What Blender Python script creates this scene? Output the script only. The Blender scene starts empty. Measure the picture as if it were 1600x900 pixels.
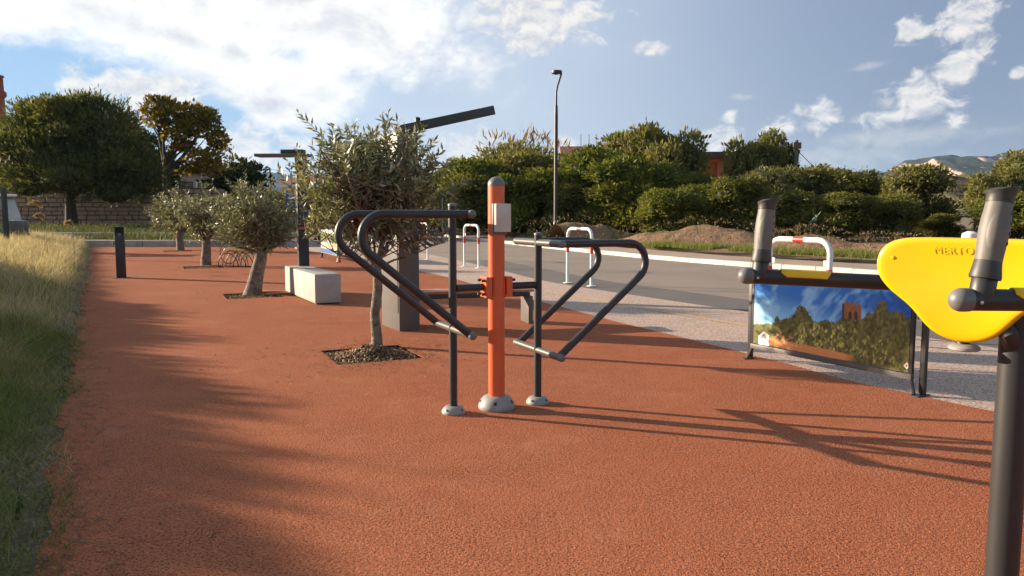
import bpy, bmesh, math, random
import numpy as np
from mathutils import Vector, Matrix
R = math.radians
SC = bpy.context.scene
COL = SC.collection
rnd = random.Random(7)
RNG = np.random.default_rng(11)

# ------------------------------------------------------------------ camera
FPX, YH, HC = 1200.0, 335.0, 1.45
TH = math.atan((450 - YH) / FPX)
cam_d = bpy.data.cameras.new('camera')
cam = bpy.data.objects.new('camera', cam_d)
COL.objects.link(cam)
cam.location = (0, 0, HC)
cam.rotation_euler = (math.pi / 2 - TH, 0, 0)
cam_d.sensor_width = 36
cam_d.lens = 36 * FPX / 1600
cam_d.clip_start = 0.05
cam_d.clip_end = 30000
SC.camera = cam

def ray(px, py):
    u = (px - 800) / FPX; v = (450 - py) / FPX
    return (u, math.cos(TH) + v * math.sin(TH), -math.sin(TH) + v * math.cos(TH))
def at(px, py, Y):            # survey: point of the place at a given distance ahead
    d = ray(px, py); t = Y / d[1]
    return Vector((d[0] * t, Y, HC + d[2] * t))
def gp(px, py, z=0.0):        # survey: point of the place on level ground
    d = ray(px, py); t = (z - HC) / d[2]
    return Vector((d[0] * t, d[1] * t, z))

# ------------------------------------------------------------------ light
SUN_EL = R(14.0)
SUN_H = Vector((-0.942, 0.335, 0)).normalized()
SUN_DIR = Vector((SUN_H.x * math.cos(SUN_EL), SUN_H.y * math.cos(SUN_EL), math.sin(SUN_EL)))
SUN_ROT = math.atan2(SUN_H.x, SUN_H.y)
SKY_STRENGTH = 0.055
SUN_STRENGTH = 5.0
CLOUD = 0.46
SC.view_settings.view_transform = 'Standard'
SC.view_settings.look = 'None'
SC.view_settings.exposure = 1.5
SC.view_settings.gamma = 1
sl = bpy.data.lights.new('sun', 'SUN')
sl.energy = SUN_STRENGTH
sl.angle = R(0.53)
sl.color = (1.0, 0.80, 0.58)
sun = bpy.data.objects.new('sun', sl)
COL.objects.link(sun)
sun.rotation_euler = SUN_DIR.to_track_quat('Z', 'Y').to_euler()
sun.location = (-40, 20, 40)

# ------------------------------------------------------------------ node helpers
class NT:
    def __init__(s, tree): s.t = tree; s.n = tree.nodes; s.l = tree.links
    def new(s, typ, **kw):
        n = s.n.new(typ)
        for k, v in kw.items(): setattr(n, k, v)
        return n
    def put(s, sock, v):
        if hasattr(v, 'is_output') or isinstance(v, bpy.types.NodeSocket): s.l.new(v, sock)
        elif v is not None:
            try: sock.default_value = v
            except Exception: sock.default_value = tuple(v) + (1.0,)
    def math(s, op, a, b=None, c=None, clamp=False):
        n = s.new('ShaderNodeMath', operation=op); n.use_clamp = clamp
        s.put(n.inputs[0], a)
        if b is not None: s.put(n.inputs[1], b)
        if c is not None: s.put(n.inputs[2], c)
        return n.outputs[0]
    def vmath(s, op, a, b=None):
        n = s.new('ShaderNodeVectorMath', operation=op)
        s.put(n.inputs[0], a)
        if b is not None: s.put(n.inputs[1], b)
        return n
    def mix(s, f, a, b, blend='MIX'):
        n = s.new('ShaderNodeMix', data_type='RGBA', blend_type=blend)
        s.put(n.inputs[0], f); s.put(n.inputs[6], a); s.put(n.inputs[7], b)
        return n.outputs[2]
    def noise(s, vec, scale, detail=3.0, rough=0.55, dist=0.0):
        n = s.new('ShaderNodeTexNoise')
        if vec is not None: s.l.new(vec, n.inputs['Vector'])
        n.inputs['Scale'].default_value = scale; n.inputs['Detail'].default_value = detail
        n.inputs['Roughness'].default_value = rough; n.inputs['Distortion'].default_value = dist
        return n.outputs['Fac']
    def ss(s, x, lo, hi, a=0.0, b=1.0):
        n = s.new('ShaderNodeMapRange', interpolation_type='SMOOTHSTEP')
        s.put(n.inputs[0], x); n.inputs[1].default_value = lo; n.inputs[2].default_value = hi
        n.inputs[3].default_value = a; n.inputs[4].default_value = b
        return n.outputs[0]
def rgb(*c): return (c[0], c[1], c[2], 1.0)

# ------------------------------------------------------------------ world: clear low-sun sky with cumulus
world = bpy.data.worlds.new('World'); SC.world = world
world.use_nodes = True
W = NT(world.node_tree); W.n.clear()
wo = W.new('ShaderNodeOutputWorld')
sky = W.new('ShaderNodeTexSky', sky_type='NISHITA')
sky.sun_disc = False
sky.sun_elevation = SUN_EL
sky.sun_rotation = SUN_ROT
sky.altitude = 20; sky.air_density = 1.0; sky.dust_density = 0.8; sky.ozone_density = 1.6
tc = W.new('ShaderNodeTexCoord')
nv = W.vmath('NORMALIZE', tc.outputs['Generated']).outputs[0]
sx = W.new('ShaderNodeSeparateXYZ'); W.l.new(nv, sx.inputs[0])
AZ = W.math('ARCTAN2', sx.outputs[0], sx.outputs[1])
EL = W.math('ARCSINE', sx.outputs[2])
def azel(px, py):
    d = ray(px, py)
    return math.atan2(d[0], d[1]), math.asin(d[2] / math.sqrt(d[0]**2 + d[1]**2 + d[2]**2))
cv = W.new('ShaderNodeCombineXYZ')
W.l.new(AZ, cv.inputs[0]); W.l.new(W.math('MULTIPLY', EL, 1.5), cv.inputs[1])
CV = cv.outputs[0]
def blob(px, py, rx, ry, tilt=0.0):
    a, e = azel(px, py)
    k = 1 / 1200.0
    da = W.math('SUBTRACT', AZ, a); de = W.math('SUBTRACT', EL, e)
    c, s = math.cos(R(tilt)), math.sin(R(tilt))
    u = W.math('MULTIPLY_ADD', da, c / (rx * k), W.math('MULTIPLY', de, s / (rx * k)))
    v = W.math('MULTIPLY_ADD', de, c / (ry * k), W.math('MULTIPLY', da, -s / (ry * k)))
    r2 = W.math('MULTIPLY_ADD', u, u, W.math('MULTIPLY', v, v))
    return W.math('SUBTRACT', 1.0, W.math('SQRT', r2))
def vmax(lst):
    o = lst[0]
    for x in lst[1:]: o = W.math('SMOOTH_MAX', o, x, 0.25)
    return o
nA = W.noise(CV, 7.0, 9.0, 0.60, 0.25)
nB = W.noise(CV, 34.0, 8.0, 0.64, 0.45)
sh = W.new('ShaderNodeVectorMath', operation='ADD'); W.l.new(CV, sh.inputs[0]); sh.inputs[1].default_value = (-0.012, 0.035, 0)
nA2 = W.noise(sh.outputs[0], 7.0, 9.0, 0.60, 0.25)
sh3 = W.new('ShaderNodeVectorMath', operation='ADD'); W.l.new(CV, sh3.inputs[0]); sh3.inputs[1].default_value = (-0.004, 0.012, 0)
nB2 = W.noise(sh3.outputs[0], 34.0, 8.0, 0.64, 0.45)
# big cloud bank, upper left, and the piles beneath it
bank = vmax([blob(470, 20, 330, 130, -8), blob(120, -10, 420, 95, -6), blob(470, 140, 130, 75, 0),
             blob(430, 165, 75, 40, 0), blob(300, 65, 300, 42, -12)])
bankf = W.math('MULTIPLY_ADD', W.math('SUBTRACT', nA, 0.5), 1.9, bank)
bankf = W.math('MULTIPLY_ADD', W.math('SUBTRACT', nB, 0.5), 0.6, bankf)
bank_a = W.ss(bankf, -0.02, 0.62)
cum = vmax([blob(230, 138, 125, 34, 2), blob(140, 148, 55, 22, 0), blob(375, 235, 75, 50, 0), blob(215, 175, 45, 30),
            blob(455, 222, 26, 14), blob(735, 235, 75, 38, 6), blob(845, 25, 115, 55, 0), blob(830, 65, 50, 26),
            blob(1018, 76, 30, 12, 5), blob(1140, 181, 20, 12), blob(1215, 200, 34, 16, 8), blob(1282, 182, 36, 24, 25),
            blob(1505, 100, 46, 26, 35), blob(1430, 145, 75, 28, 28), blob(1415, 178, 70, 16, 8), blob(1492, 184, 18, 12, -20),
            blob(1428, 48, 27, 20), blob(1510, 32, 48, 30, 20), blob(1125, 222, 40, 26), blob(880, 225, 22, 14), blob(1595, 112, 14, 8, 20)])
cumf = W.math('MULTIPLY_ADD', W.math('SUBTRACT', nB, 0.475), 2.7, cum)
cumf = W.math('MULTIPLY_ADD', W.math('SUBTRACT', nA, 0.5), 0.5, cumf)
cum_a = W.ss(cumf, 0.02, 0.80)
wisp = vmax([blob(1160, 152, 25, 6), blob(1360, 103, 36, 7, 10), blob(1400, 215, 170, 22, 2), blob(1300, 245, 190, 26, 0)])
wispf = W.math('MULTIPLY_ADD', W.math('SUBTRACT', nB, 0.5), 1.6, wisp)
wisp_a = W.ss(wispf, 0.0, 1.0, 0.0, 0.35)
# the rest of the sky, out of the picture, carries the same kind of broken cloud
away = W.math('MAXIMUM', W.ss(EL, 0.42, 0.75), W.ss(W.math('ABSOLUTE', AZ), 0.75, 1.05))
away_a = W.math('MULTIPLY', W.ss(nA, 0.50, 0.64, 0.0, 0.8), away)
# thin high veil, thicker towards the sun
sd = W.vmath('DOT_PRODUCT', nv, tuple(SUN_DIR)).outputs['Value']
nV = W.noise(CV, 3.2, 5.0, 0.5, 0.4)
veil = W.math('MULTIPLY', W.ss(nV, 0.25, 0.75, 0.35, 1.0), W.ss(sd, 0.02, 0.62, 0.0, 0.70))
gap = vmax([blob(140, 185, 260, 62, -6), blob(380, 205, 80, 60, 0), blob(470, 190, 90, 30, 0), blob(20, 110, 180, 50, 0), blob(60, 170, 260, 70, 0)])
veil = W.math('MULTIPLY', veil, W.ss(gap, -0.25, 0.45, 1.0, 0.12))
clear = W.mix(W.ss(AZ, -0.45, 0.0), rgb(0.21, 0.48, 0.82), rgb(0.46, 0.56, 0.73))
slate = W.mix(W.ss(AZ, -0.02, 0.58), clear, rgb(0.225, 0.29, 0.44))
# colours
bg_sky = W.new('ShaderNodeBackground'); W.l.new(sky.outputs[0], bg_sky.inputs[0]); bg_sky.inputs[1].default_value = SKY_STRENGTH
bg_slate = W.new('ShaderNodeBackground'); W.l.new(slate, bg_slate.inputs[0]); bg_slate.inputs[1].default_value = 0.75 * CLOUD
bg_veil = W.new('ShaderNodeBackground'); bg_veil.inputs[0].default_value = rgb(0.80, 0.85, 0.93); bg_veil.inputs[1].default_value = 0.80 * CLOUD
shA = W.math('MULTIPLY', W.math('SUBTRACT', nA, nA2), 2.8)
litA = W.math('ADD', W.ss(bankf, 0.30, 1.2, 1.05, 0.5), shA, clamp=True)
c_bank = W.mix(litA, rgb(0.42, 0.46, 0.56), rgb(1.12, 1.09, 1.04))
shB = W.math('MULTIPLY', W.math('SUBTRACT', nB, nB2), 2.6)
litB = W.math('ADD', W.ss(cumf, 0.2, 1.3, 0.80, 0.62), shB, clamp=True)
c_cum = W.mix(litB, rgb(0.50, 0.55, 0.66), rgb(1.0, 0.96, 0.90))
bg_bank = W.new('ShaderNodeBackground'); W.l.new(c_bank, bg_bank.inputs[0]); bg_bank.inputs[1].default_value = 0.80 * CLOUD
bg_cum = W.new('ShaderNodeBackground'); W.l.new(c_cum, bg_cum.inputs[0]); bg_cum.inputs[1].default_value = 0.74 * CLOUD
def mixs(f, a, b):
    n = W.new('ShaderNodeMixShader'); W.l.new(f, n.inputs[0]); W.l.new(a, n.inputs[1]); W.l.new(b, n.inputs[2]); return n.outputs[0]
slate_f = W.math('MULTIPLY', W.ss(EL, 1.2, 0.5), W.ss(W.math('ABSOLUTE', AZ), 1.6, 0.9, 0.15, 0.85))
o = mixs(slate_f, bg_sky.outputs[0], bg_slate.outputs[0])
o = mixs(veil, o, bg_veil.outputs[0])
o = mixs(wisp_a, o, bg_cum.outputs[0])
o = mixs(away_a, o, bg_bank.outputs[0])
o = mixs(bank_a, o, bg_bank.outputs[0])
o = mixs(cum_a, o, bg_cum.outputs[0])
W.l.new(o, wo.inputs['Surface'])

# ------------------------------------------------------------------ materials
def newmat(name):
    m = bpy.data.materials.new(name); m.use_nodes = True
    t = NT(m.node_tree); t.n.clear()
    out = t.new('ShaderNodeOutputMaterial'); b = t.new('ShaderNodeBsdfPrincipled')
    t.l.new(b.outputs[0], out.inputs[0])
    return m, t, b, out
def surf(name, c1, c2=None, scale=6.0, rough=0.6, metal=0.0, spec=0.5, bump=0.0, bscale=60.0, bdist=0.004,
         speck=None, sscale=200.0, slo=0.55, shi=0.65, coat=0.0, world_space=False, detail=5.0, rvar=0.0, dirt=None):
    m, t, b, out = newmat(name)
    if world_space: vec = t.new('ShaderNodeNewGeometry').outputs['Position']
    else: vec = t.new('ShaderNodeTexCoord').outputs['Object']
    col = rgb(*c1)
    n1 = t.noise(vec, scale, detail, 0.6)
    if c2 is not None: col = t.mix(t.ss(n1, 0.32, 0.68), rgb(*c1), rgb(*c2))
    if speck is not None:
        n2 = t.noise(vec, sscale, 2.0, 0.6)
        col = t.mix(t.ss(n2, slo, shi), col, rgb(*speck))
    if dirt is not None:
        n3 = t.noise(vec, dirt[1], 6.0, 0.7, 0.5)
        col = t.mix(t.ss(n3, dirt[2], dirt[3], 0.0, dirt[4]), col, rgb(*dirt[0]))
    if hasattr(col, 'is_output'): t.l.new(col, b.inputs['Base Color'])
    else: b.inputs['Base Color'].default_value = col
    if rvar: t.l.new(t.ss(n1, 0.3, 0.7, rough - rvar, rough + rvar), b.inputs['Roughness'])
    else: b.inputs['Roughness'].default_value = rough
    b.inputs['Metallic'].default_value = metal
    b.inputs['Specular IOR Level'].default_value = spec
    if coat: b.inputs['Coat Weight'].default_value = coat; b.inputs['Coat Roughness'].default_value = 0.15
    if bump:
        nb = t.noise(vec, bscale, 4.0, 0.6)
        bn = t.new('ShaderNodeBump'); bn.inputs['Strength'].default_value = bump; bn.inputs['Distance'].default_value = bdist
        t.l.new(nb, bn.inputs['Height']); t.l.new(bn.outputs[0], b.inputs['Normal'])
    return m
def leafmat(name, rough=0.5, trans=0.25, spec=0.35, tmul=(1.1, 1.1, 0.5)):
    m, t, b, out = newmat(name)
    a = t.new('ShaderNodeAttribute'); a.attribute_name = 'tint'
    t.l.new(a.outputs['Color'], b.inputs['Base Color'])
    b.inputs['Roughness'].default_value = rough; b.inputs['Specular IOR Level'].default_value = spec
    if trans:
        tr = t.new('ShaderNodeBsdfTranslucent')
        t.l.new(t.mix(1.0, a.outputs['Color'], rgb(*tmul), 'MULTIPLY'), tr.inputs[0])
        mx = t.new('ShaderNodeMixShader'); mx.inputs[0].default_value = trans
        t.l.new(b.outputs[0], mx.inputs[1]); t.l.new(tr.outputs[0], mx.inputs[2]); t.l.new(mx.outputs[0], out.inputs[0])
    return m
def attrmat(name, rough=0.35, spec=0.5):
    m, t, b, out = newmat(name)
    a = t.new('ShaderNodeAttribute'); a.attribute_name = 'tint'
    t.l.new(a.outputs['Color'], b.inputs['Base Color'])
    b.inputs['Roughness'].default_value = rough; b.inputs['Specular IOR Level'].default_value = spec
    return m
M = {}
# rubber granulate
def rubber():
    m, t, b, out = newmat('rubber granulate')
    pos = t.new('ShaderNodeNewGeometry').outputs['Position']
    big = t.noise(pos, 0.45, 6.0, 0.68, 0.4); mid = t.noise(pos, 5.0, 4.0, 0.6); fine = t.noise(pos, 95.0, 3.0, 0.65)
    col = t.mix(t.ss(big, 0.35, 0.68), rgb(0.355, 0.120, 0.060), rgb(0.385, 0.142, 0.076))
    col = t.mix(t.ss(mid, 0.40, 0.75, 0.0, 0.5), col, rgb(0.300, 0.096, 0.046))
    vo = t.new('ShaderNodeTexVoronoi'); vo.inputs['Scale'].default_value = 150.0; t.l.new(pos, vo.inputs['Vector'])
    sep = t.new('ShaderNodeSeparateColor'); t.l.new(vo.outputs['Color'], sep.inputs[0])
    col = t.mix(t.ss(sep.outputs[0], 0.75, 0.95, 0.0, 0.55), col, rgb(0.54, 0.21, 0.10))
    col = t.mix(t.ss(sep.outputs[1], 0.80, 0.95, 0.0, 0.6), col, rgb(0.21, 0.065, 0.04))
    pitn = t.noise(pos, 78.0, 2.5, 0.6); pit_f = t.ss(pitn, 0.525, 0.60)
    dens = t.ss(t.noise(pos, 1.1, 4.0, 0.6), 0.3, 0.7, 0.45, 1.0)
    col = t.mix(t.math('MULTIPLY', pit_f, dens), col, rgb(0.135, 0.042, 0.019))
    st = t.noise(pos, 1.7, 6.0, 0.7, 0.6)
    col = t.mix(t.ss(st, 0.54, 0.74, 0.0, 0.42), col, rgb(0.43, 0.20, 0.12))
    t.l.new(col, b.inputs['Base Color'])
    b.inputs['Roughness'].default_value = 0.9; b.inputs['Specular IOR Level'].default_value = 0.08
    h = t.math('ADD', t.math('MULTIPLY', vo.outputs['Distance'], -0.30), t.math('MULTIPLY', pit_f, -0.55))
    h = t.math('MULTIPLY_ADD', t.noise(pos, 48.0, 3.0, 0.6), 0.9, h)
    bn = t.new('ShaderNodeBump'); bn.inputs['Strength'].default_value = 0.62; bn.inputs['Distance'].default_value = 0.010
    t.l.new(h, bn.inputs['Height']); t.l.new(bn.outputs[0], b.inputs['Normal'])
    return m
M['rubber'] = rubber()
M['pave'] = surf('exposed aggregate concrete', (0.47, 0.335, 0.262), (0.41, 0.305, 0.25), 1.2, 0.85, bump=0.5, bscale=70, bdist=0.006,
                 speck=(0.17, 0.115, 0.09), sscale=52, slo=0.50, shi=0.60, world_space=True, dirt=((0.72, 0.60, 0.50), 44.0, 0.54, 0.62, 0.8))
M['asphalt'] = surf('worn asphalt', (0.235, 0.190, 0.150), (0.190, 0.153, 0.122), 0.45, 0.85, bump=0.45, bscale=60, bdist=0.006,
                    speck=(0.30, 0.25, 0.205), sscale=110, slo=0.58, shi=0.68, world_space=True, dirt=((0.13, 0.108, 0.092), 0.35, 0.52, 0.72, 0.6))
M['asphalt_new'] = surf('newer asphalt strip', (0.095, 0.085, 0.078), (0.12, 0.106, 0.096), 0.8, 0.85, bump=0.4, bscale=60, bdist=0.006,
                        speck=(0.15, 0.14, 0.14), sscale=110, slo=0.58, shi=0.68, world_space=True)
M['earth'] = surf('dry earth', (0.20, 0.14, 0.085), (0.12, 0.10, 0.05), 0.25, 0.95, bump=0.6, bscale=5, bdist=0.06, world_space=True,
                  speck=(0.10, 0.11, 0.04), sscale=1.3, slo=0.5, shi=0.62)
M['walk'] = surf('dusty gravel footway', (0.33, 0.25, 0.19), (0.25, 0.19, 0.145), 0.8, 0.95, bump=0.5, bscale=30, bdist=0.01, world_space=True,
                 speck=(0.42, 0.34, 0.27), sscale=40, slo=0.58, shi=0.7)
M['kerbwhite'] = surf('pale limewashed kerb', (0.62, 0.59, 0.54), (0.50, 0.465, 0.42), 2.0, 0.8, bump=0.2, bscale=40, world_space=True,
                      dirt=((0.35, 0.31, 0.27), 3.0, 0.58, 0.75, 0.6))
M['kerbgrey'] = surf('grey concrete kerb', (0.40, 0.39, 0.37), (0.31, 0.30, 0.28), 1.5, 0.85, bump=0.3, bscale=30, world_space=True,
                     dirt=((0.16, 0.15, 0.13), 2.0, 0.55, 0.72, 0.6))
M['soil'] = surf('soil', (0.085, 0.062, 0.045), (0.14, 0.105, 0.075), 9.0, 0.95, bump=0.8, bscale=35, bdist=0.02, world_space=True)
M['litter_soil'] = surf('straw littered soil', (0.17, 0.13, 0.075), (0.10, 0.085, 0.045), 5.0, 0.95, bump=1.0, bscale=45, bdist=0.03, world_space=True, speck=(0.28, 0.22, 0.13), sscale=55, slo=0.54, shi=0.64)
M['chips'] = attrmat('bark and soil clods', 0.9, 0.2)
M['mound'] = surf('dug earth', (0.27, 0.175, 0.105), (0.17, 0.11, 0.07), 1.4, 0.95, bump=1.0, bscale=4.5, bdist=0.12, world_space=True,
                  speck=(0.36, 0.25, 0.16), sscale=6, slo=0.52, shi=0.68)
M['concrete'] = surf('cast concrete', (0.42, 0.395, 0.36), (0.345, 0.325, 0.30), 2.2, 0.75, bump=0.15, bscale=45, bdist=0.004,
                     speck=(0.25, 0.235, 0.215), sscale=90, slo=0.66, shi=0.72, dirt=((0.22, 0.19, 0.155), 3.5, 0.60, 0.78, 0.55))
M['steel'] = surf('dark grey powder coated steel', (0.030, 0.030, 0.033), (0.025, 0.0255, 0.028), 3.0, 0.42, spec=0.5, bump=0.08, bscale=220, bdist=0.001, rvar=0.05,
                  dirt=((0.09, 0.08, 0.07), 7.0, 0.63, 0.80, 0.35))
M['steel_light'] = surf('grey coated sheet steel', (0.115, 0.110, 0.107), (0.095, 0.092, 0.091), 1.6, 0.45, spec=0.5, bump=0.05, bscale=120, rvar=0.06,
                        dirt=((0.16, 0.14, 0.12), 4.0, 0.60, 0.80, 0.4))
M['black'] = surf('black plastic', (0.02, 0.02, 0.021), (0.03, 0.03, 0.031), 8.0, 0.5)
M['orange'] = surf('orange coated steel', (0.70, 0.128, 0.045), (0.64, 0.112, 0.038), 4.0, 0.36, spec=0.5, bump=0.04, bscale=260, bdist=0.001, rvar=0.05,
                   dirt=((0.50, 0.16, 0.07), 9.0, 0.62, 0.8, 0.3))
M['plastic_grey'] = surf('light grey moulded plastic', (0.30, 0.29, 0.28), (0.26, 0.25, 0.245), 7.0, 0.55, bump=0.06, bscale=160, bdist=0.001,
                         dirt=((0.24, 0.19, 0.15), 10.0, 0.58, 0.75, 0.45))
M['cap_grey'] = surf('mid grey plastic cap', (0.155, 0.155, 0.158), (0.13, 0.13, 0.134), 12.0, 0.42)
M['plate'] = surf('faded white plate', (0.60, 0.54, 0.49), (0.52, 0.465, 0.42), 9.0, 0.6, dirt=((0.45, 0.38, 0.33), 14.0, 0.58, 0.75, 0.4))
M['yellow'] = surf('yellow moulded plastic', (0.80, 0.47, 0.003), (0.77, 0.45, 0.003), 5.0, 0.30, spec=0.5, bump=0.03, bscale=240, bdist=0.001, rvar=0.05,
                   dirt=((0.62, 0.38, 0.05), 14.0, 0.66, 0.82, 0.3))
M['grip'] = surf('grey rubber grip', (0.125, 0.118, 0.108), (0.15, 0.142, 0.130), 14.0, 0.55, bump=0.1, bscale=200, bdist=0.001)
M['grip_dark'] = surf('dark grip ends', (0.033, 0.032, 0.032), (0.042, 0.040, 0.040), 14.0, 0.5)
M['screw'] = surf('zinc screw', (0.55, 0.53, 0.50), None, rough=0.35, metal=1.0)
M['white'] = surf('white painted tube', (0.78, 0.77, 0.75), (0.70, 0.69, 0.66), 5.0, 0.4, dirt=((0.45, 0.42, 0.38), 9.0, 0.62, 0.78, 0.45))
M['red'] = surf('red reflective band', (0.62, 0.035, 0.025), (0.52, 0.03, 0.022), 7.0, 0.4)
M['wood'] = surf('varnished wood', (0.46, 0.165, 0.065), (0.38, 0.135, 0.055), 7.0, 0.5, bump=0.1, bscale=40, dirt=((0.48, 0.36, 0.28), 5.0, 0.45, 0.7, 0.5))
M['print'] = attrmat('printed panel', 0.30, 0.5)
M['bark_olive'] = surf('olive bark', (0.26, 0.205, 0.155), (0.145, 0.112, 0.085), 14.0, 0.9, bump=1.0, bscale=22, bdist=0.025, dirt=((0.09, 0.07, 0.055), 9.0, 0.5, 0.62, 0.8))
M['bark_dark'] = surf('dark bark', (0.075, 0.058, 0.045), (0.05, 0.04, 0.032), 6.0, 0.95, bump=0.8, bscale=8, bdist=0.05)
M['leaf_olive'] = leafmat('olive leaf', 0.42, 0.18, 0.4, (1.2, 1.2, 0.55))
M['leaf'] = leafmat('shrub leaf', 0.6, 0.36, 0.18, (1.35, 1.25, 0.4))
M['grass'] = leafmat('grass blade', 0.6, 0.35, 0.25, (1.15, 1.1, 0.7))
M['stone'] = surf('wall stone', (0.37, 0.27, 0.195), (0.27, 0.195, 0.145), 1.6, 0.95, bump=0.7, bscale=8, bdist=0.04, world_space=True,
                  dirt=((0.38, 0.29, 0.22), 1.2, 0.5, 0.7, 0.6))
M['mortar'] = surf('wall mortar', (0.11, 0.083, 0.06), (0.08, 0.06, 0.045), 4.0, 0.98, bump=0.5, bscale=12, bdist=0.03, world_space=True)
M['brick'] = surf('brick chimney', (0.30, 0.10, 0.06), (0.22, 0.075, 0.05), 2.0, 0.9, bump=0.4, bscale=10, bdist=0.02)
M['plaster'] = surf('grey plaster', (0.34, 0.31, 0.27), (0.27, 0.245, 0.215), 0.6, 0.9)
M['orange_wall'] = surf('orange plaster', (0.55, 0.16, 0.055), (0.48, 0.135, 0.05), 0.8, 0.85)
M['yellow_wall'] = surf('ochre plaster', (0.62, 0.33, 0.07), (0.55, 0.28, 0.06), 0.8, 0.85)
M['yellow_post'] = surf('yellow painted post', (0.70, 0.45, 0.03), None, rough=0.5)
M['tile'] = surf('terracotta tiles', (0.33, 0.13, 0.075), (0.24, 0.095, 0.06), 3.0, 0.9, bump=0.6, bscale=6, bdist=0.05)
M['roof_dark'] = surf('dark roof fascia', (0.09, 0.035, 0.03), (0.07, 0.03, 0.026), 2.0, 0.8)
M['dark'] = surf('dark opening', (0.022, 0.021, 0.02), None, rough=0.7)
M['glass'] = surf('dark window glass', (0.03, 0.036, 0.04), None, rough=0.08, spec=0.7)
M['blue'] = surf('blue sign', (0.02, 0.085, 0.32), None, rough=0.4)
M['signwhite'] = surf('sign white', (0.80, 0.80, 0.80), None, rough=0.4)
M['carwhite'] = surf('white car paint', (0.72, 0.73, 0.74), None, rough=0.25, coat=0.6)
M['green'] = surf('green seat vinyl', (0.03, 0.12, 0.06), None, rough=0.5)
M['wire'] = surf('black cable', (0.03, 0.03, 0.03), None, rough=0.6)
M['pole_wood'] = surf('weathered pole', (0.16, 0.12, 0.09), (0.11, 0.085, 0.065), 6.0, 0.9)
M['cactus'] = surf('prickly pear skin', (0.085, 0.115, 0.055), (0.06, 0.088, 0.042), 5.0, 0.55, speck=(0.25, 0.26, 0.14), sscale=14, slo=0.66, shi=0.72)
M['yellow_line'] = surf('worn yellow line', (0.50, 0.33, 0.10), (0.44, 0.33, 0.24), 8.0, 0.85, world_space=True, bump=0.4, bscale=70)
def mountain_mat(name, scrub1, scrub2, rock1, rock2, sc, lo, hi):
    m, t, b, out = newmat(name)
    g = t.new('ShaderNodeNewGeometry'); pos = g.outputs['Position']
    s3 = t.new('ShaderNodeSeparateXYZ'); t.l.new(g.outputs['Normal'], s3.inputs[0])
    n1 = t.noise(pos, sc, 8.0, 0.65); n2 = t.noise(pos, sc * 4, 6.0, 0.65)
    colr = t.mix(n2, rgb(*rock1), rgb(*rock2)); cols = t.mix(t.ss(n1, .35, .65), rgb(*scrub1), rgb(*scrub2))
    f = t.math('ADD', t.math('MULTIPLY', s3.outputs[2], -1.0), t.math('MULTIPLY', t.math('SUBTRACT', n2, 0.5), 1.15))
    t.l.new(t.mix(t.ss(f, lo, hi), cols, colr), b.inputs['Base Color'])
    b.inputs['Roughness'].default_value = 0.95; b.inputs['Specular IOR Level'].default_value = 0.1
    return m
M['mountain'] = mountain_mat('limestone mountain', (0.022, 0.030, 0.018), (0.040, 0.046, 0.026), (0.40, 0.30, 0.235), (0.30, 0.225, 0.175), 0.012, -0.80, -0.66)
M['ridge'] = mountain_mat('rocky ridge', (0.08, 0.085, 0.04), (0.12, 0.105, 0.05), (0.34, 0.20, 0.12), (0.24, 0.13, 0.08), 0.08, -0.86, -0.70)

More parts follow.
